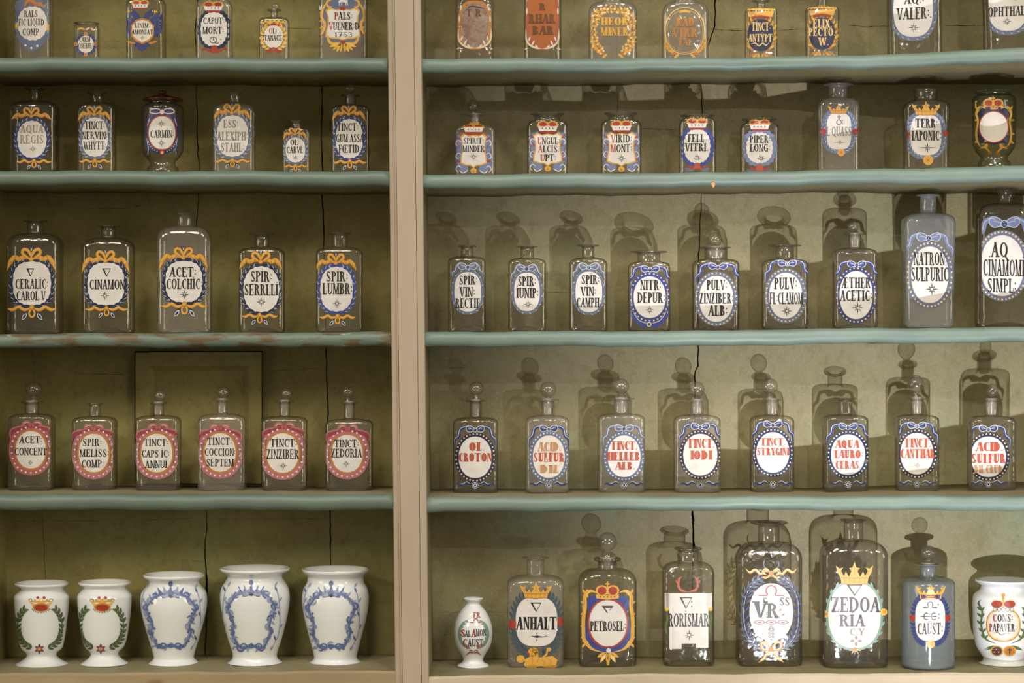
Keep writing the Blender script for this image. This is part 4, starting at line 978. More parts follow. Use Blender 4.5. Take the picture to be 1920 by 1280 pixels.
# gilt lettering
for (L, R, top, flat, cx, tx, nm, wre) in ((1103,1195,5,27,1149,[(':HEOR.',1152,40,62,15),('MINER',1152,59,52,16)],'THEOR MINER in a berried gold wreath',True),(1240,1329,5,30,1284,[('RAD',1285,41,34,17),('VIRR',1284,61,48,17),('TAL:',1286,79,30,14)],'RAD VIRR TAL over gold corner leaves',False)):
    b, A = bot(f'broad clear glass bottle lettered in gold {nm}', 'R', 1, L, R, top, flat, 38, -22, 56, gl='h')
    if wre:
        for q in (-1, 1):
            for off, nn in ((0, 13), (11, 12)):
                pts = [oval(cx, 58, 33+off*.85, 38+off*.5, PI/2-q*(.15+.82*i/nn)*PI, 2.5) for i in range(nn+1)]
                A.stroke('gold_wreath', 'gold', 3, pts, 1.6)
                for i, (x, y) in enumerate(pts):
                    an = math.degrees(math.atan2(-(pts[min(nn, i+1)][1]-pts[max(0, i-1)][1]), pts[min(nn, i+1)][0]-pts[max(0, i-1)][0]))
                    A.leaf('gold_wreath', 'orange' if i % 3 else 'gold', 3, x, y, an+38, 8, 3.4); A.dot('gold_wreath', 'goldpale', 4, x+3*math.sin(i*2), y+3*math.cos(i), 2.1, n=8); A.leaf('gold_wreath', 'gold', 3, x, y, an-40, 7, 3)
    else:
        A.ring('gold_wreath', 'goldpale', 2, cx, 58, 37, 44, 1.2, 2.2); A.ring('gold_wreath', 'gold', 2, cx, 59, 34, 40, .9, 2.2)
        for k in range(7): A.leaf('gold_wreath', 'gold', 3, cx+(k-3)*3.5, 24, 30+k*20, 6, 3)
    for q in (-1, 1):
        for k in range(7): A.leaf('gold_leaf', 'orange' if k % 2 else 'gold', 3, cx+q*(40-k*5), 92+k*1.5, 90+q*(30-k*26), 13, 5)
        for k in range(3): A.leaf('gold_leaf', 'gold', 3, cx+q*40, 78+k*6, 90+q*(20+k*25), 9, 4)
        if not wre: A.stroke('gold_leaf', 'goldpale', 3, [(cx+q*33,30),(cx+q*37,55),(cx+q*34,78)], 1.5)
    lines(A, tx, 'orange' if not wre else 'gold', .26); A.build()
for (L, R, top, flat, neck, ly, lip, cx, cy, tx, nm) in ((1396,1458,16,22,16,1,34,1426,66,[('TiNCT:',1427,50,36,16),('ANTyPT:',1427,71,48,14)],'TINCT ANTYPT'),(1509,1574,14,20,17,-14,34,1541,63,[('ELiX.',1542,44,36,16),('PECTO.',1541,60,50,15),('W.',1544,78,20,15)],'ELIX PECTO')):
    b, A = bot(f'small square bottle with navy oval lettered in gold {nm}', 'R', 1, L, R, top, flat, neck, ly, lip, gl='c')
    for q in (-1, 1):
        for k in range(9):
            t = k/8; x, y = oval(cx, cy, 25, 31, PI/2-q*(.12+.76*t)*PI, 2.1); A.leaf('gold_acanthus', 'gold' if k % 2 else 'orange', 2, x, y, 90+q*(-70+t*70)+ (0), 12, 5.5); A.leaf('gold_acanthus', 'yellow', 3, x, y, 90-q*(20+10*t), 8, 2.4)
        for k in range(4): A.leaf('gold_acanthus', 'gold' if k % 2 else 'orange', 3, cx+q*3, cy+34, 90-q*(100+k*24) if False else (-15-k*22 if q > 0 else 195+k*22), 26-k*3, 5)
    A.poly('crown', 'gold', 4, [(cx-26,cy-48),(cx+26,cy-48),(cx+22,cy-34),(cx-22,cy-34)])
    for k in range(9): A.dot('crown', 'gold' if k % 2 else 'yellow', 5, cx-25+k*6.2, cy-48-1.5*math.sin(k/8*PI), 3.2); A.dot('crown', 'umber', 6, cx-24+k*6, cy-46, 1.1, n=6)
    A.stroke('crown', 'red', 6, [(cx-17,cy-32),(cx,cy-35),(cx+17,cy-32)], 4.5, False)
    plaque(A, cx, cy, 24, 30, 2.3, 'navy'); lines(A, tx, 'goldpale', .24)
    if 'TINCT' in nm: A.stroke('lettering', 'goldpale', 6, [(cx-19,83),(cx-10,81),(cx-3,86),(cx+4,81),(cx+10,85),(cx+16,80)], 2.2)
    A.build()
for (L, R, cx, cy, ry, tx, nm) in ((1663,1768,1712,17,52,[('AQ.:',1714,-1,38,16),('VALER:.',1714,25,66,22),('*',1713,52,11)],'AQ VALER'),(1843,1950,1889,8,50,[('AQ.',1892,-8,40,14),('OPHTHALM',1893,21,82,18),('*',1888,40,9,'ink')],'AQ OPHTHALM')):
    b, A = bot(f'tall square glass bottle with slim blue leaf frame, lettered {nm}', 'R', 1, L, R, -70, -52, 32, -105, 50, gl='s', tilt=-.02 if cx > 1800 else -.012)
    A.ring('wreath', 'slate', 2, cx, cy, 45, ry+8, 9, 2.5); 
    for i in range(46):
        a = 2*PI*i/46; x, y = oval(cx, cy, 40.5, ry+3.5, a, 2.5); A.leaf('wreath', 'pale' if i % 2 else 'sky', 3, x, y, -math.degrees(a)+(70 if i % 2 else 115), 6.5, 1.1)
    plaque(A, cx, cy, 37, ry, 2.6); lines(A, tx, T=.22, slope=-.05); A.build()

# ------------------------------------------------------------------ second shelf
b, A = bot('round glass jar with brown knobbed cover and red oval frame, lettered CARMIN', 'L', 2, 266, 344, 196, 206, 52, 189, 60, gl='s', name='apothecary_jar', cat='jar', round_=True, foot=(311,303,60,46), lipt=3)
s = (CAMD+b.Yc)/CAMD/1000; f = lambda py: PZ(py, b.Yc)-b.z0
bm = bmesh.new(); loft(bm, [(f(190), .020*s*1000/1000, .020, 2.), (f(189), 37*s, 37*s, 2.), (f(187), 38*s, 38*s, 2.), (f(185), 35*s, 35*s, 2.), (f(181), 20*s, 20*s, 2.), (f(178), 8*s, 8*s, 2.), (f(175), 5*s, 5*s, 2.), (f(173), 7*s, 7*s, 2.), (f(171), 7.5*s, 7.5*s, 2.), (f(169.5), 5*s, 5*s, 2.), (f(169), .5*s, .5*s, 2.)], 40, True, True)
mesh_obj('lid', bm, 'brown_lid', b.root)['label'] = 'brown glazed lid with knob'
A.fill('blue_drape', 'blue', 1, [(281,204),(304,202),(327,204),(330,220),(333,236),(326,224),(304,216),(282,224),(275,236),(278,220)], 3, (304,209))
for q in (-1, 1):
    A.stroke('blue_drape', 'blue', 2, [(304+q*25,218),(304+q*29,245),(304+q*27,270),(304+q*28,292)], 6); A.stroke('blue_drape', 'pale', 3, [(304+q*23,220),(304+q*28,237)], 1.4); A.stroke('blue_drape', 'pale', 3, [(304+q*29,258),(304+q*26,276),(304+q*27,292)], 1.4)
    A.stroke('swag', 'blue', 2, [(304+q*26,258),(304+q*22,276),(304+q*10,284),(304,286)], 6)
    for k in range(6): a = .2+k*.2; A.dot('swag', 'pale', 4, 304+q*26*math.cos(a), 262+23*math.sin(a), 1)
    A.stroke('white_bow', 'white', 4, [(304,209),(304+q*8,204),(304+q*20,205),(304+q*22,211),(304+q*10,213),(304,209)], 2)
A.dot('white_bow', 'blush', 5, 304, 210, 4.5); A.dot('swag', 'red', 5, 304, 286, 5.5); A.dot('swag', 'blush', 6, 304, 286, 3)
A.ring('red_frame', 'red', 3, 304, 249, 27.5, 33.5, 3.6, 2.1); plaque(A, 304, 249, 25, 31, 2.1)
lines(A, [('*',303,232,8),('CARMiN:',304,251,44,14),('*',303,268,8)]); A.build()

for L,R,top,flat,neck,ly,lip,stp,cx,x0,x1,y0,y1,tx,nm,nk in ((852,929,235,246,18,214,38,(887,199,10,1.15),888,866,911,253,313,[('SPiRiT:',888,264,38,11),('MINDER',888,279,41,12),('*',888,294,8)],'SPIRIT MINDER',0),
      (988,1065,227,240,46,213,64,None,1027,1002,1052,251,309,[('UNGUL:',1029,264,42,13),('ALCiS',1027,279,36,13),('UPT:',1028,296,30,13)],'UNGUL ALCIS',1),(1126,1203,226,239,46,212,62,None,1165,1140,1190,250,310,[('ViRiD:',1165,260,40,15),('MONT:',1165,278,40,14),('*',1165,297,9)],'VIRID MONT',1)):
    b, A = bot(f'square glass {"jar" if nk else "bottle"} with gold-edged white shield and blue scrolls, lettered {nm}', 'R', 2, L, R, top, flat, neck, ly, lip, stp, 'h' if not nk else 'c', name='apothecary_jar' if nk else 'apothecary_bottle', cat='jar' if nk else 'bottle', neck_flare=.14 if nk else 0, group='crowned shield bottles')
    h = y1-y0; w = x1-x0; cy = (y0+y1)/2
    for q in (-1, 1):
        X = lambda d: cx+q*d
        A.fill('blue_scrollwork', 'sky', 1, [(X(18),cy-34),(X(30),cy-30),(X(35),cy-14),(X(32),cy),(X(36),cy+16),(X(34),cy+30),(X(22),cy+40),(X(10),cy+36),(X(14),cy)], 3, (X(24),cy+2))
        for k in range(6): A.stroke('blue_scrollwork', 'pale' if k % 2 else 'slate', 3, [(X(22),cy-28+k*12),(X(29),cy-32+k*12),(X(33),cy-25+k*12),(X(28),cy-20+k*12)], 1.7)
        for k in range(4): A.leaf('red_scrollwork', 'red', 3, X(24), cy-20+k*13, (40-k*15) if q > 0 else (140+k*15), 9, 4)
        A.stroke('blue_scrollwork', 'pale', 3, [(X(10),cy+36),(X(20),cy+41),(X(27),cy+36)], 2)
    if not nk: A.poly('red_scrollwork', 'rust', 2, [(cx-26,cy-34),(cx+26,cy-34),(cx+22,cy-22),(cx-22,cy-22)])
    A.fill('shield_border', 'gold', 4, shield_pts(cx, cy, w+5, h+5), 2); A.fill('painted_label', 'white', 5, shield_pts(cx, cy, w, h), 3); A.sub['lettering'] = 'painted_label'
    ermine_crown(A, cx, y0-13, 42, 20); A.dot('gold_knob', 'gold', 4, cx, y1+7, 6, 5); A.dot('gold_knob', 'orange', 5, cx, y1+8, 2.4)
    lines(A, tx, first='black' if not nk else 'rust'); A.build()
for L,R,top,flat,neck,ly,lip,cx,cy,rx,ry,tx,nm in ((1273,1343,224,238,52,216,64,1307,274,24,31,[('FELL',1305,259,31,15),('ViTRi.',1306,276,44,15),('*',1307,296,9)],'FELL VITRI'),(1387,1461,232,244,50,223,66,1424,277,24,28,[('PiPER:',1425,261,39,14),('LONG:',1425,277,38,14),('*',1427,297,9)],'PIPER LONG')):
    b, A = bot(f'wide-mouthed square jar with red crown and leafy blue wreath, lettered {nm}', 'R', 2, L, R, top, flat, neck, ly, lip, None, 'c', name='apothecary_jar', cat='jar', neck_flare=.05, group='crowned wreath jars')
    laurel(A, cx, cy, rx+1, ry, 9, 'royal' if 'FELL' in nm else 'sky', None, 2.2, 9, 8, 6, spread=30); plaque(A, cx, cy, rx, ry, 2.3, 'white', 44, .06)
    ermine_crown(A, cx, cy-42, 42, 20)
    for q in (-1, 1): A.stroke('lower_bow', 'slate', 3, [(cx,cy+36),(cx+q*12,cy+44),(cx+q*24,cy+42)], 6); A.stroke('lower_bow', 'red', 4, [(cx,cy+34),(cx+q*9,cy+41),(cx+q*18,cy+36)], 4)
    A.poly('lower_bow', 'rust', 5, [(cx-4,cy+31),(cx+4,cy+31),(cx+7,cy+44),(cx-7,cy+44)]); lines(A, tx, T=.22); A.build()

def leafy(A, cx, cy, rx, ry, col, hi, n=13, e=2.3, part='wreath', ll=10, lw=3.4, stem=1.5):
    for q in (-1, 1):
        pts = [oval(cx, cy, rx, ry, PI/2-q*(.06+.86*i/n)*PI, e) for i in range(n+1)]
        A.stroke(part, col, 2, pts, stem, False)
        for i in range(n):
            dx, dy = pts[i+1][0]-pts[i][0], pts[i+1][1]-pts[i][1]; an = math.degrees(math.atan2(-dy, dx))
            for d in (36, -36): A.leaf(part, col, 2, *pts[i], an+d, ll, lw); 
            if hi: A.leaf(part, hi, 3, *pts[i], an-36, ll*.7, .9)
b, A = bot('slender square bottle with gold crown, blue leaf wreath and red buttons, lettered L QUASS', 'R', 2, 1531, 1612, 185, 202, 36, 158, 57, gl='h', taper=.03)
A.ring('wreath', 'sky', 1, 1573, 246, 33, 42, 10, 2.6); leafy(A, 1573, 246, 29, 39, 'slate', 'pale'); plaque(A, 1573, 246, 23, 34, 3.3); gold_crown(A, 1572, 204, 40, 18)
for x in (1543, 1604): A.dot('red_button#%d' % x, 'red', 4, x, 247, 6.5, 6)
rosette(A, 'rosette', 1577, 286, 7)
A.stroke('lettering','ink',6,[(1573,215),(1573,224)],1.2,False); A.stroke('lettering','ink',6,[(1569,218),(1577,218)],1.2,False); A.stroke('lettering','ink',6,[(1570,221),(1576,221)],1.2,False); A.ring('lettering','ink',6,1573,229,5,5,1.2,n=20); A.dot('lettering','ink',6,1580,226,1,n=6); A.dot('lettering','ink',6,1580,231,1,n=6)
lines(A, [('L:QuASS',1573,246,47,17,'grey'),('*',1575,267,6,'grey')]); A.stroke('lettering','grey',6,[(1562,267),(1588,267)],1); A.build()
b, A = bot('stout square bottle with big gold crown, blue wreath and red buttons, lettered TERR IAPONIC', 'R', 2, 1692, 1780, 190, 204, 42, 168, 46, gl='c', taper=.04)
A.ring('wreath', 'sky', 1, 1736, 253, 39, 45, 10, 2.6); leafy(A, 1736, 253, 34, 43, 'slate', 'pale'); plaque(A, 1736, 253, 29, 38, 2.9); gold_crown(A, 1736, 203, 54, 26)
for x, y in ((1703,254),(1773,250)): A.dot('red_button#%d' % x, 'red', 4, x, y, 5.5, 6)
rosette(A, 'rosette', 1740, 300, 9.5); lines(A, [('TERR:',1737,231,42,17),('iAPONiC:',1737,254,56,19),('*',1739,277,10)], T=.25); A.stroke('lettering','ink',6,[(1722,277),(1756,277)],1.2); A.build()
b, A = bot('round greenish jar with blank white disc in a navy and gold cartouche', 'R', 2, 1824, 1904, 180, 192, 62, 171, 80, gl='g', name='apothecary_jar', cat='jar', round_=True, foot=(300,293,62,50), neck_flare=.1)
A.fill('blue_cartouche', 'navy', 2, [(1838,204),(1850,200),(1876,200),(1888,204),(1892,214),(1888,226),(1890,244),(1895,260),(1888,270),(1876,268),(1864,272),(1850,268),(1838,270),(1831,260),(1836,244),(1838,226),(1833,214)], 4, (1863,238))
for q in (-1, 1):
    X = lambda d: 1863+q*d
    A.stroke('gold_scrollwork', 'gold', 3, [(X(14),204),(X(26),200),(X(33),212),(X(30),228),(X(33),250),(X(30),268),(X(22),278)], 3.6); A.stroke('gold_scrollwork', 'yellow', 4, [(X(24),202),(X(32),214),(X(30),228),(X(32),248)], 1.4)
    for y, an in ((206,60),(226,10),(250,-10),(264,-40)): A.leaf('gold_scrollwork', 'gold', 3, X(31), y, an if q > 0 else 180-an, 9, 4)
    A.stroke('gold_scrollwork', 'gold', 3, [(X(4),290),(X(10),282),(X(18),276),(X(26),279)], 3.4); A.leaf('gold_scrollwork', 'orange', 4, X(3), 284, -35 if q > 0 else 215, 12, 5)
    for k in range(3): A.leaf('gold_scrollwork', 'gold', 3, X(12), 276, (30+k*28) if q > 0 else (150-k*28), 8, 3)
A.stroke('gold_scrollwork', 'gold', 3, [(1830,200),(1828,192),(1832,190)], 3)
royal_crown(A, 1862, 194, 38, 22); A.ring('red_rim', 'red', 3, 1863, 238, 28.5, 30.5, 3); A.fill('painted_label', 'aged', 4, [oval(1863, 238, 26.5, 28.5, 2*PI*i/40) for i in range(40)], 4, (1863,238)); A.build()

# ------------------------------------------------------------------ bottom shelf, white vases
for cx, dx, prof, nm in ((78,0,[(1256,100),(1251,102),(1246,98),(1238,76),(1229,56),(1222,60),(1213,78),(1190,88),(1150,98),(1124,102),(1116,100),(1109,88),(1104,80),(1100,86),(1096,98),(1093,100)],'standing nearest the side panel'),(196,1,[(1255,91),(1250,93),(1244,88),(1236,68),(1227,52),(1220,57),(1211,74),(1190,86),(1150,97),(1122,101),(1114,99),(1107,88),(1101,79),(1097,86),(1094,96),(1091,97)],'slightly slimmer, beside the first blue vase')):
    b = make_vase('porcelain_vase', f'white footed vase with green wreath, {nm}', 'vase', 'green wreath vases', 'L', 5, cx, prof); A = Art(b); ox = cx-78 if not dx else cx-4-78+0
    c = cx-3+(0 if not dx else -3)
    royal = c-2
    for q in (-1, 1):
        n = 11; pts = [oval(c, 1174, 42, 42, PI/2-q*(.10+.70*i/n)*PI, 2.3) for i in range(n+1)]
        A.stroke('green_wreath', 'green', 2, pts, 2.4)
        for i in range(n):
            an = math.degrees(math.atan2(-(pts[i+1][1]-pts[i][1]), pts[i+1][0]-pts[i][0]))
            for d in (30, -34): A.leaf('green_wreath', 'green', 3, *pts[i], an+d, 12, 5.2); A.leaf('green_wreath', 'black', 4, *pts[i], an+d+6, 11, .8)
    A.poly('crown', 'gold', 4, [(c-22,1124),(c-14,1128),(c-10,1122),(c-3,1126),(c+2,1120),(c+8,1126),(c+14,1122),(c+19,1127),(c+26,1124),(c+18,1135),(c+16,1143),(c+2,1148),(c-12,1143),(c-14,1135)])
    A.dot('crown', 'orange', 5, c+2, 1138, 15, 7.5); A.dot('crown', 'red', 6, c+2, 1139, 12, 6)
    for k in range(9): a = PI*(.1+.8*k/8); A.dot('crown', 'navy', 5, c+2+17*math.cos(a), 1139+9*math.sin(a), 1, n=6)
    for x in (-6, 6): A.dot('crown', 'wine', 5, c+2+x, 1120, 3)
    A.stroke('crown', 'black', 6, [(c-22,1124),(c-16,1122),(c-14,1129)], 1); A.stroke('crown', 'black', 6, [(c+26,1124),(c+20,1122),(c+17,1129)], 1)
    for k, cc in enumerate(('blue','wine','wine','blue','wine','wine')):
        A.leaf('flower', cc, 5, c-1, 1216, 90+k*60, 10, 4.6)
    A.dot('flower', 'gold', 6, c-1, 1216, 3.4); A.build()
def delft(b, cx, cy, hw, hh, w, seedn):
    A = Art(b); rr = random.Random(seedn)
    pts = [(-.62,-.78),(-.25,-.86),(0,-.84),(.25,-.86),(.62,-.78),(.80,-.62),(.98,-.42),(.92,-.18),(.80,0),(.74,.25),(.80,.42),(.66,.70),(.45,.92),(0,.86),(-.45,.92),(-.66,.70),(-.80,.42),(-.74,.25),(-.80,0),(-.92,-.18),(-.98,-.42),(-.80,-.62)]
    P = [(cx+x*hw, cy+y*hh) for x, y in pts]
    A.stroke('blue_cartouche', 'wash', 2, P, 6.5, False, 5, True); A.stroke('blue_cartouche', 'delft', 3, [(x+.8, y+.6) for x, y in P], 2.6, False, 5, True)
    Q = spline(P, 3, True)
    for i, (x, y) in enumerate(Q[:-1]):
        if i % 3 == 0:
            r = rr.uniform(4.5, 8); s0 = rr.uniform(0, 6.28); q = rr.choice((-1, 1)); c = ('delft', 'wash')[i % 2]
            A.stroke('blue_cartouche', c, 3, [(x+r*math.cos(s0+q*k*.75)*(1-k*.07), y+r*math.sin(s0+q*k*.75)*(1-k*.07)) for k in range(6)], [1.2, 3.6, 4.2, 2.6, 1.4])
            A.dot('blue_cartouche', 'delft', 4, x+r*.7*math.cos(s0+q*3.7), y+r*.7*math.sin(s0+q*3.7), 2.2)
        elif i % 3 == 1:
            an = math.degrees(math.atan2(-(y-cy), x-cx))+rr.uniform(-40, 40); A.leaf('blue_cartouche', 'wash', 2, x, y, an, rr.uniform(7, 11), rr.uniform(4.5, 6.5), .4)
            A.stroke('blue_cartouche', 'delft', 4, [(x, y), (x+4*math.cos(math.radians(an)), y-4*math.sin(math.radians(an))-1)], 1.6)
    y0 = cy-hh*.86
    for k in (-2, -1, 0, 1, 2): A.poly('blue_crown', 'delft' if k % 2 == 0 else 'wash', 4, [(cx+k*8-6, y0+2), (cx+k*8+6, y0+2), (cx+k*11+(3 if k > 0 else -3 if k < 0 else 0), y0-17+abs(k)*2)])
    A.dot('blue_crown', 'delft', 5, cx, y0-19, 4.2, 5); A.poly('blue_crown', 'delft', 5, [(cx-19, y0-2), (cx+19, y0-2), (cx+16, y0+8), (cx-16, y0+8)]); A.dot('blue_crown', 'ink', 6, cx, y0+4, 3)
    for k in (-1, 1): A.dot('blue_crown', 'wash', 6, cx+k*8, y0+3, 3.4); A.ring('blue_cartouche', 'delft', 5, cx+k*14, cy+hh*.88, 7, 6, 2.4, n=18)
    A.dot('blue_cartouche', 'delft', 5, cx, cy+hh*.88, 6, 4.5)
    for q in (-1, 1):
        st = [(cx+q*hw*.98, cy-hh*1.05), (cx+q*hw*1.13, cy-hh*.75), (cx+q*hw*1.20, cy-hh*.1), (cx+q*hw*1.14, cy+hh*.5), (cx+q*hw*.8, cy+hh*1.02)]
        A.stroke('blue_sprig#%d' % q, 'wash', 2, st, 1.6)
        S = spline(st, 3)
        for i, (x, y) in enumerate(S):
            if i % 2 == 0: A.leaf('blue_sprig#%d' % q, 'delft' if i % 4 else 'wash', 3, x, y, 110 if i % 4 else 60, 11, 4)
    A.build()
for i, (cx, prof, c, nm) in enumerate(((326,[(1252,96),(1248,98),(1243,94),(1236,80),(1228,76),(1200,92),(1165,112),(1135,124),(1112,122),(1100,106),(1092,94),(1087,97),(1081,112),(1077,114)],(320,1161,47,56),'shortest of three blue ones'),
     (478,[(1250,105),(1246,106),(1241,100),(1234,86),(1224,84),(1195,102),(1155,122),(1122,131),(1102,126),(1090,112),(1081,102),(1075,110),(1069,128),(1065,131)],(471,1160,45,58),'tallest of all vases'),
     (629,[(1250,99),(1246,100),(1241,95),(1235,83),(1226,82),(1195,98),(1155,118),(1125,126),(1104,121),(1092,108),(1082,105),(1077,110),(1071,122),(1067,125)],(621,1161,44,57),'next to the post'))):
    b = make_vase('porcelain_vase', f'white bellied vase painted with blue scrolls and crown, {nm}', 'vase', 'blue and white vases', 'L', 5, cx, prof)
    delft(b, c[0], c[1], c[2], c[3], 6, i+3)
b = make_vase('porcelain_vase', 'small egg-shaped white vase with grey wreath and red and black lettering SAL AMON CAUST', 'vase', None, 'R', 5, 887, [(1254,58),(1250,60),(1245,57),(1241,42),(1236,38),(1228,44),(1212,64),(1192,73),(1170,70),(1150,54),(1138,36),(1132,27),(1128,28),(1124,36),(1121,38)])
A = Art(b)
for q in (-1, 1):
    pts = [oval(888, 1188, 27, 29, PI/2-q*(.08+.80*i/9)*PI) for i in range(10)]; A.stroke('grey_wreath', 'teal', 2, pts, 5)
    for i in range(9):
        an = math.degrees(math.atan2(-(pts[i+1][1]-pts[i][1]), pts[i+1][0]-pts[i][0])); A.leaf('grey_wreath', 'teal', 2, *pts[i], an+32*q, 8, 3.4)
lines(A, [('FR',894,1152,13,10,'red'),('AUST.',893,1204,32,14,'ink'),('C',872,1204,8,14,'red'),('17',878,1212,8,8,'rust'),('99',898,1212,9,8,'rust')], first=None)
text(A, 'S', 868, 1186, 9, 13, 'red'); text(A, 'AL', 877, 1187, 11, 12, 'ink'); text(A, 'A', 888.5, 1186, 9, 14, 'red'); text(A, 'MON.', 903, 1185, 21, 13, 'ink')
A.ring('lettering','red',6,892,1163,4.5,5,1.6,a0=PI*.95,a1=PI*2.05,n=18); A.stroke('lettering','red',6,[(882,1166),(888,1166)],2,False); A.stroke('lettering','red',6,[(896,1166),(903,1165)],2,False)
for q in (-1, 1): A.stroke('red_bow','red',5,[(888,1222),(888+q*5,1218),(888+q*7,1222),(888,1224)],1.6); A.stroke('red_bow','red',5,[(888,1223),(888+q*8,1223),(888+q*14,1228)],1.8)
A.build()

# ------------------------------------------------------------------ bottom shelf, glass
b, A = bot('square glass bottle with gold crown, grey laurel and reclining gold lion, lettered ANHALT', 'R', 5, 951, 1058, 1078, 1098, 33, 1044, 51, gl='h')
leafy(A, 1006, 1168, 45, 60, 'leafgrey', None, 16, 2.3, 'wreath', 13, 5); leafy(A, 1006, 1170, 42, 52, 'leafgrey', None, 13, 2.3, 'wreath', 11, 4.4)
plaque(A, 1006, 1165, 39, 46, 2.8); gold_crown(A, 1005, 1106, 60, 30)
for x, y in ((961,1170),(1052,1165)): A.fill('red_button#%d' % x, 'red', 4, [oval(x, y, 7, 8.5, 2*PI*i/20, 3.5) for i in range(20)], 2)
A.fill('lion', 'gold', 4, [(983,1236),(996,1229),(1016,1232),(1036,1229),(1045,1236),(1043,1246),(1030,1248),(1000,1249),(986,1247)], 2, (1014,1239))
A.dot('lion', 'gold', 5, 1000, 1222, 10, 9); A.fill('lion', 'gold', 5, [(992,1219),(996,1214),(1006,1215),(1010,1222),(1009,1236),(1000,1241),(994,1232)], 2); A.dot('lion', 'gold', 5, 976, 1235, 8, 7.5)
A.stroke('lion', 'gold', 5, [(1016,1244),(1022,1248),(1038,1249),(1045,1248)], 5); A.stroke('lion', 'gold', 5, [(990,1240),(985,1246),(1000,1250),(1008,1247)], 5); A.stroke('lion', 'gold', 5, [(1016,1232),(1024,1227),(1026,1220),(1030,1215)], 3.4); A.dot('lion', 'gold', 5, 1029, 1217, 4.5, 4)
A.poly('lion', 'red', 6, [(986,1221),(993,1224),(994,1227),(987,1225)])
for p in ([(994,1226),(999,1236),(997,1244)],[(1008,1224),(1010,1234),(1006,1242)],[(1028,1234),(1034,1240),(1030,1247)],[(970,1238),(977,1240),(983,1235)],[(997,1218),(1001,1219)],[(1014,1236),(1022,1240),(1018,1246)]): A.stroke('lion', 'brown', 7, p, 1.2)
lines(A, [('V',1005,1138,21,18),('ANHALT',1006,1168,76,24)], T=.27); A.dot('lettering','ink',6,1007,1193,2); A.poly('lettering','ink',6,[(997,1193),(1007,1190.5),(1018,1193),(1007,1195.5)]); A.stroke('lettering','ink',6,[(991,1194),(998,1192),(1006,1193),(1016,1194),(1024,1192),(1031,1194)],.9); A.stroke('lettering','ink',6,[(1006,1185),(1007,1189)],1.6); A.stroke('lettering','ink',6,[(1007,1197),(1006,1202)],1.6); A.build()

b, A = bot('square bottle with blue and gold mantle, red crown and ball stopper, lettered PETROSEL', 'R', 5, 1084, 1194, 1066, 1092, 36, 1045, 51, (1139, 1015, 17.5), 's', lipt=9)
for q in (-1, 1):
    X = lambda d: 1140+q*d
    A.fill('blue_mantle', 'royal', 2, [(X(0),1118),(X(24),1116),(X(38),1120),(X(41),1134),(X(36),1146),(X(40),1166),(X(44),1190),(X(36),1210),(X(18),1222),(X(0),1226)], 3, (X(14),1168))
    A.stroke('gold_mantle', 'gold', 3, [(X(20),1112),(X(32),1107),(X(43),1116),(X(43),1136),(X(46),1158),(X(46),1186),(X(44),1200),(X(30),1216),(X(10),1222)], 7); A.stroke('gold_mantle', 'yellow', 4, [(X(22),1111),(X(33),1109),(X(41),1118),(X(42),1136),(X(45),1160)], 2)
    for y, an in ((1112,60),(1130,15),(1150,-5),(1172,-10),(1192,-20),(1206,-50)): A.leaf('gold_mantle', 'gold', 4, X(43), y, an if q > 0 else 180-an, 9, 5)
    A.leaf('gold_mantle', 'gold', 4, X(36), 1206, 150 if q < 0 else 30, 12, 6)
    for k, an in enumerate((-100, -60, -30)): A.leaf('gold_mantle', 'goldpale' if k % 2 else 'gold', 4, X(3), 1222, an if q > 0 else 180-an, 26-k*3, 7)
    A.stroke('gold_mantle', 'brown', 5, [(X(44),1120),(X(44),1138)], 1)
A.stroke('gold_mantle', 'gold', 3, [(1102,1104),(1099,1112),(1103,1120)], 4); A.dot('gold_mantle', 'pale', 5, 1141, 1219, 4.5)
A.ring('red_rim', 'red', 4, 1140, 1168, 38.5, 46.5, 4, 2.15); A.fill('painted_label', 'white', 4, [oval(1140, 1168, 35.5, 43.5, 2*PI*i/44, 2.15) for i in range(44)], 4, (1140,1168)); A.sub['lettering'] = 'painted_label'
royal_crown(A, 1139, 1108, 44, 30)
A.poly('lettering','ink',6,[(1128,1135),(1150,1135),(1148,1139),(1133,1139)]); A.poly('lettering','ink',6,[(1128,1135),(1133,1138),(1140,1148),(1138,1149)]); A.stroke('lettering','ink',6,[(1147,1139),(1143,1144)],1.2)
lines(A, [('PETROSEL:',1140,1173,67,18)], T=.22); A.build()

b, A = bot('square bottle with notched white plaque and small red horns, lettered RORISMAR', 'R', 5, 1241, 1340, 1053, 1076, 39, 1026, 52, gl='s', lipt=6)
pl = [(1246,1111),(1290,1111),(1335,1111),(1335,1139),(1328,1139),(1328,1176),(1328,1214),(1305,1214),(1305,1206),(1278,1206),(1278,1216),(1255,1216),(1255,1176),(1255,1139),(1246,1139)]
def strips(part, col, layer, x0, y0, x1, y1, nx=5, ny=4):
    for i in range(nx):
        for j in range(ny):
            xa, xb = x0+(x1-x0)*i/nx, x0+(x1-x0)*(i+1)/nx; ya, yb = y0+(y1-y0)*j/ny, y0+(y1-y0)*(j+1)/ny
            A.add(part, col, layer, [(xa, ya), (xb, ya), (xb, yb), (xa, yb)])
strips('painted_label', 'white', 4, 1246, 1111, 1335, 1139, 8, 3); strips('painted_label', 'white', 4, 1255, 1139, 1328, 1206, 8, 5); strips('painted_label', 'white', 4, 1255, 1206, 1278, 1216, 2, 1); strips('painted_label', 'white', 4, 1305, 1206, 1328, 1214, 2, 1); A.sub['lettering'] = 'painted_label'
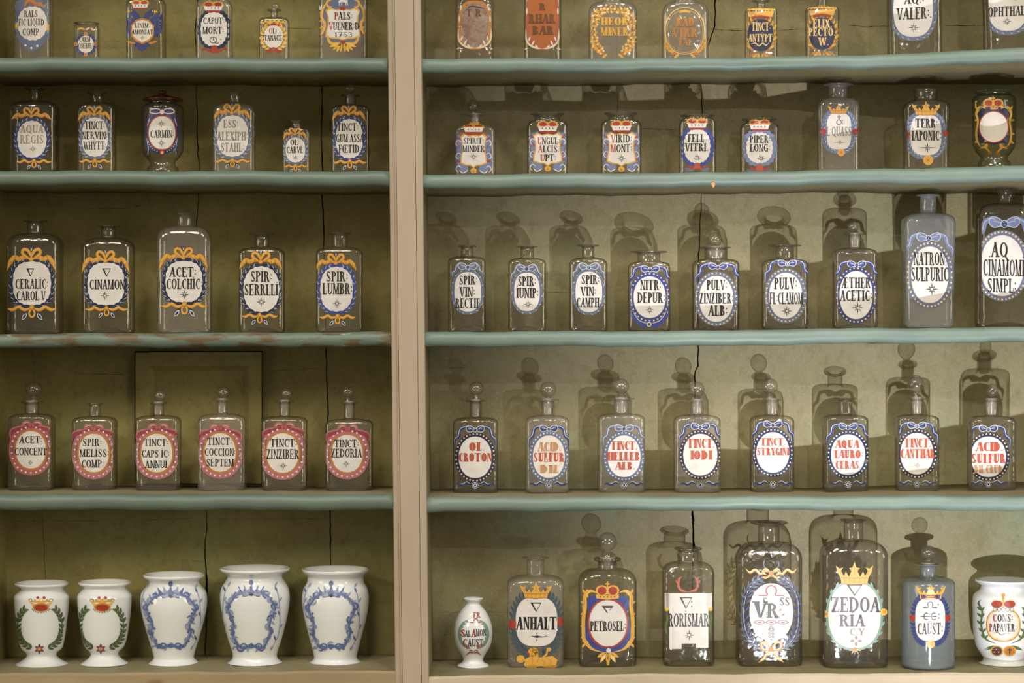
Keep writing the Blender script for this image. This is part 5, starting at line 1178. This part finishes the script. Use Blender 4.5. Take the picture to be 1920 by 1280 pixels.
for q in (-1, 1):
    A.stroke('red_horn#%d' % q, 'rust', 3, [(1290,1109),(1290+q*13,1106),(1290+q*18,1097),(1290+q*17,1086),(1290+q*12,1081)], 4.5); A.leaf('red_horn#%d' % q, 'rust', 3, 1290+q*18, 1096, 90-q*30, 11, 3); A.leaf('red_horn#%d' % q, 'rust', 3, 1290+q*14, 1104, 90-q*50, 10, 3)
for x, w_ in ((1250,5),(1332,5)): A.poly('clasp#%d' % x, 'yellow', 5, [(x-4,1139),(x+4,1139),(x+3,1145),(x-3,1145)]); A.stroke('green_chain#%d' % x, 'green', 3, [(x,1147),(x+1.5,1160),(x-1.5,1175),(x+1,1190)], 4)
lines(A, [('V',1286,1130,24,22),('RORiSMAR',1291,1162,76,25),('*',1292,1190,11)], T=.19); A.dot('lettering','ink',6,1297,1128,1.3); A.dot('lettering','ink',6,1297,1136,1.3); A.build()

b, A = bot('largest square bottle with blue leaf garlands and golden bows, lettered V R under an omega', 'R', 5, 1379, 1505, 1016, 1048, 40, 977, 70, gl='s', lipt=7)
leafy(A, 1446, 1150, 48, 66, 'blue', 'sky', 15, 2.3, 'wreath', 13, 3.6); leafy(A, 1446, 1150, 56, 70, 'slate', None, 14, 2.4, 'wreath', 12, 3)
A.ring('wreath', 'pale', 2, 1446, 1150, 52, 70, .9, 2.3)
for q in (-1, 1):
    A.stroke('upper_bow', 'orange', 4, [(1446,1074),(1446+q*12,1070),(1446+q*20,1076),(1446+q*30,1068),(1446+q*40,1073),(1446+q*48,1066)], 5); A.stroke('upper_bow', 'goldpale', 5, [(1446,1073),(1446+q*12,1069),(1446+q*20,1075),(1446+q*30,1067),(1446+q*40,1072),(1446+q*48,1065)], 3)
    A.stroke('upper_bow', 'goldpale', 5, [(1446,1075),(1446+q*10,1066),(1446+q*16,1072),(1446+q*8,1078)], 3.5); A.stroke('upper_bow', 'gold', 5, [(1446,1076),(1446+q*10,1083),(1446+q*16,1080)], 4)
    A.stroke('blue_loop', 'slate', 3, [(1446+q*4,1070),(1446+q*14,1060),(1446+q*12,1048)], 2)
    A.stroke('lower_bow', 'orange', 4, [(1446,1217),(1446+q*10,1204),(1446+q*19,1206),(1446+q*16,1217),(1446,1219)], 5); A.stroke('lower_bow', 'goldpale', 5, [(1446,1216),(1446+q*10,1204),(1446+q*18,1206),(1446+q*15,1216),(1446,1218)], 2.6)
    A.stroke('lower_bow', 'orange', 4, [(1446,1219),(1446+q*10,1227),(1446+q*14,1234),(1446+q*24,1242)], 5.5); A.stroke('lower_bow', 'goldpale', 5, [(1446,1219),(1446+q*10,1227),(1446+q*14,1234),(1446+q*24,1241)], 3)
A.dot('lower_bow','orange',6,1446,1217,5); A.dot('upper_bow','orange',6,1446,1074,5)
plaque(A, 1446, 1147, 41, 54, 2.15)
A.ring('lettering','wine',6,1446,1107,11,11,2.6,a0=PI*.72,a1=PI*2.28,n=24); A.stroke('lettering','wine',6,[(1422,1116),(1439,1116)],1.8,False); A.stroke('lettering','wine',6,[(1453,1116),(1470,1116)],1.8,False)
lines(A, [('V',1425,1141,24,30)] if False else [], T=.2); text(A, 'V', 1425, 1142, 27, 30, T=.26); text(A, 'S', 1434, 1127, 9, 14, T=.2, part='lettering'); text(A, 'R', 1449, 1144, 22, 27); text(A, 'SS', 1471, 1127, 19, 15)
A.ring('lettering','ink',6,1440,1150,3.5,3.5,1.4,n=16); A.ring('lettering','ink',6,1456,1156,3.5,3.5,1.4,n=16)
for x, y in ((1463,1143),(1468,1152)): A.stroke('lettering','wine',6,[(x-3,y+3),(x+3,y-3)],1.2); A.stroke('lettering','wine',6,[(x-2,y-2),(x+2,y+2)],1.2)
for k in (-1, 0, 1):
    x = 1446+k*22; A.fill('lettering','ink',6,[oval(x,1166,11,4.5,2*PI*i/20,1.4) for i in range(20)],1); A.fill('lettering','white',7,[oval(x,1166,8.6,3.2,2*PI*i/20,1.5) for i in range(20)],1); A.dot('lettering','wine',8,x,1166,4,1.6)
A.ring('lettering','ink',6,1446,1178,4,5,1.2,n=20); A.ring('lettering','ink',6,1446,1180,6,3.5,1,n=20)
for dx, dy in ((-3,-3),(3,-3),(-3,3),(3,3)): A.ring('lettering','ink',6,1446+dx,1190+dy,2.6,2.4,1,n=12)
A.dot('lettering','ink',6,1446,1198,1.3); A.build()

b, A = bot('tall square bottle with gold crown and teal wreath, lettered ZEDOA RIA', 'R', 5, 1535, 1666, 1012, 1044, 36, 973, 50, gl='s', lipt=5)
laurel(A, 1602, 1153, 49, 62, 6, 'teal', None, 2.2, 9, 12, 5); plaque(A, 1602, 1153, 49, 62, 2.25, 'aged'); gold_crown(A, 1602, 1074, 70, 42)
for x, y in ((1547,1151),(1657,1147)): rosette(A, 'yellow_button#%d' % x, x, y, 6.5, 'yellow', 'orange')
for k in range(5): A.leaf('gold_sprig', 'goldpale', 4, 1603, 1216, -18-k*36, 12 if k != 2 else 8, 2)
A.dot('gold_sprig', 'orange', 5, 1603, 1217, 4)
lines(A, [('V',1602,1106,30,22),('ZEDOA',1604,1133,92,28),('RiA',1598,1163,48,22),('C.Y',1607,1184,28,13,'grey')], 'ink', T=.19)
for dx, dy in ((-7,0),(7,0),(0,-6),(0,6)): A.dot('lettering','grey',6,1605+dx,1201+dy,4 if dx else 2.4,2.4 if dx else 3.6)
A.build()

b, A = bot('smoky blue-grey cylindrical bottle with gold crown and blue leaf wreath, lettered CAUST', 'R', 5, 1690, 1790, 1081, 1094, 30, 1056, 52, (1741, 1036, 14.5, .95), 'b', round_=True)
leafy(A, 1744, 1161, 32, 47, 'blue', None, 18, 2.5, 'wreath', 9, 4, 2); plaque(A, 1744, 1161, 28, 40, 3.1); gold_crown(A, 1745, 1108, 56, 30)
for x in (1711, 1777): A.dot('red_button#%d' % x, 'red', 4, x, 1158, 5.5, 6.5)
rosette(A, 'rosette', 1745, 1207, 8)
A.stroke('lettering','ink',6,[(1731,1139),(1740,1139)],2,False); A.stroke('lettering','ink',6,[(1748,1139),(1757,1139)],2,False); A.ring('lettering','ink',6,1744,1133,6,6,2,a0=PI*.9,a1=PI*2.1,n=20); A.stroke('lettering','ink',6,[(1740,1133),(1740,1139)],1.6,False); A.stroke('lettering','ink',6,[(1748,1133),(1748,1139)],1.6,False)
for x in (1737, 1751): A.ring('lettering','ink',6,x,1155,6,7,1.8,a0=PI*.3,a1=PI*1.7,n=18)
A.stroke('lettering','ink',6,[(1726,1155),(1756,1155)],1.8,False); A.dot('lettering','ink',6,1760,1151,1.2); A.dot('lettering','ink',6,1760,1158,1.2); A.dot('lettering','ink',6,1759,1133,1.2)
lines(A, [('CAuST:',1744,1178,48,21)], 'ink'); A.build()

b = make_vase('porcelain_vase', 'broad white footed jar with red crown, green branches and two shields, lettered CONS PAPAVER', 'jar', None, 'R', 5, 1882, [(1258,92),(1254,94),(1248,92),(1240,80),(1234,76),(1226,84),(1212,102),(1190,111),(1150,114),(1124,114),(1114,108),(1105,88),(1098,84),(1094,94),(1090,104),(1087,106)])
A = Art(b)
for q in (-1, 1):
    X = lambda d: 1881+q*d
    A.stroke('green_branch#%d' % q, 'green', 2, [(X(14),1206),(X(34),1196),(X(42),1170),(X(40),1146),(X(47),1130),(X(42),1124)], 4)
    for y, x in ((1196,34),(1184,38),(1170,41),(1156,41),(1144,41)): A.leaf('green_branch#%d' % q, 'green', 3, X(x), y, 40 if q > 0 else 140, 12, 5); A.leaf('green_branch#%d' % q, 'green', 3, X(x), y, 130 if q > 0 else 50, 9, 4)
    A.leaf('green_branch#%d' % q, 'green', 2, X(14), 1210, -20 if q > 0 else 200, 24, 6)
    A.fill('crest#%d' % q, 'gold', 4, [oval(X(12), 1220, 12, 10, 2*PI*i/20) for i in range(20)], 1)
    A.fill('crest#%d' % q, 'ink' if q < 0 else 'orange', 5, [oval(X(12), 1220, 9.5, 8, 2*PI*i/20) for i in range(20)], 1)
for i in range(6): A.dot('crest#-1', 'gold' if i % 2 else 'red', 6, 1864+(i % 3)*4, 1217+(i//3)*5, 1.6, n=6)
A.stroke('crest#1','ink',6,[(1893,1214),(1893,1226)],2,False); A.stroke('crest#1','ink',6,[(1889,1218),(1897,1218)],2,False)
for q in (-1, 1): A.dot('crown','red',4,1881+q*12,1132,11,7); A.stroke('crown','goldpale',5,[(1881+q*2,1126),(1881+q*14,1123),(1881+q*23,1130)],1.2)
A.dot('crown','gold',5,1881,1122,3); A.dot('crown','gold',5,1881,1115,3.6); A.stroke('crown','gold',5,[(1881,1114),(1881,1138)],3,False)
for k in range(-2, 3): A.dot('crown','white',6,1881+k*8,1142,3.4,4.2); A.ring('crown','ink',7,1881+k*8,1142,3.4,4.2,.8,n=14)
A.ring('gold_frame','orange',3,1881,1171,32.5,31.5,2,2.3); A.ring('gold_frame','goldpale',3,1881,1171,30.5,29.5,2.4,2.3); plaque(A, 1881, 1171, 28, 27, 2.3)
lines(A, [('CONS:',1880,1158,38,14),('PAPAVER:',1880,1176,51,15)], first='wine', T=.24); A.stroke('lettering','ink',6,[(1863,1187),(1870,1185),(1878,1190),(1886,1186),(1895,1188)],1.4); A.build()
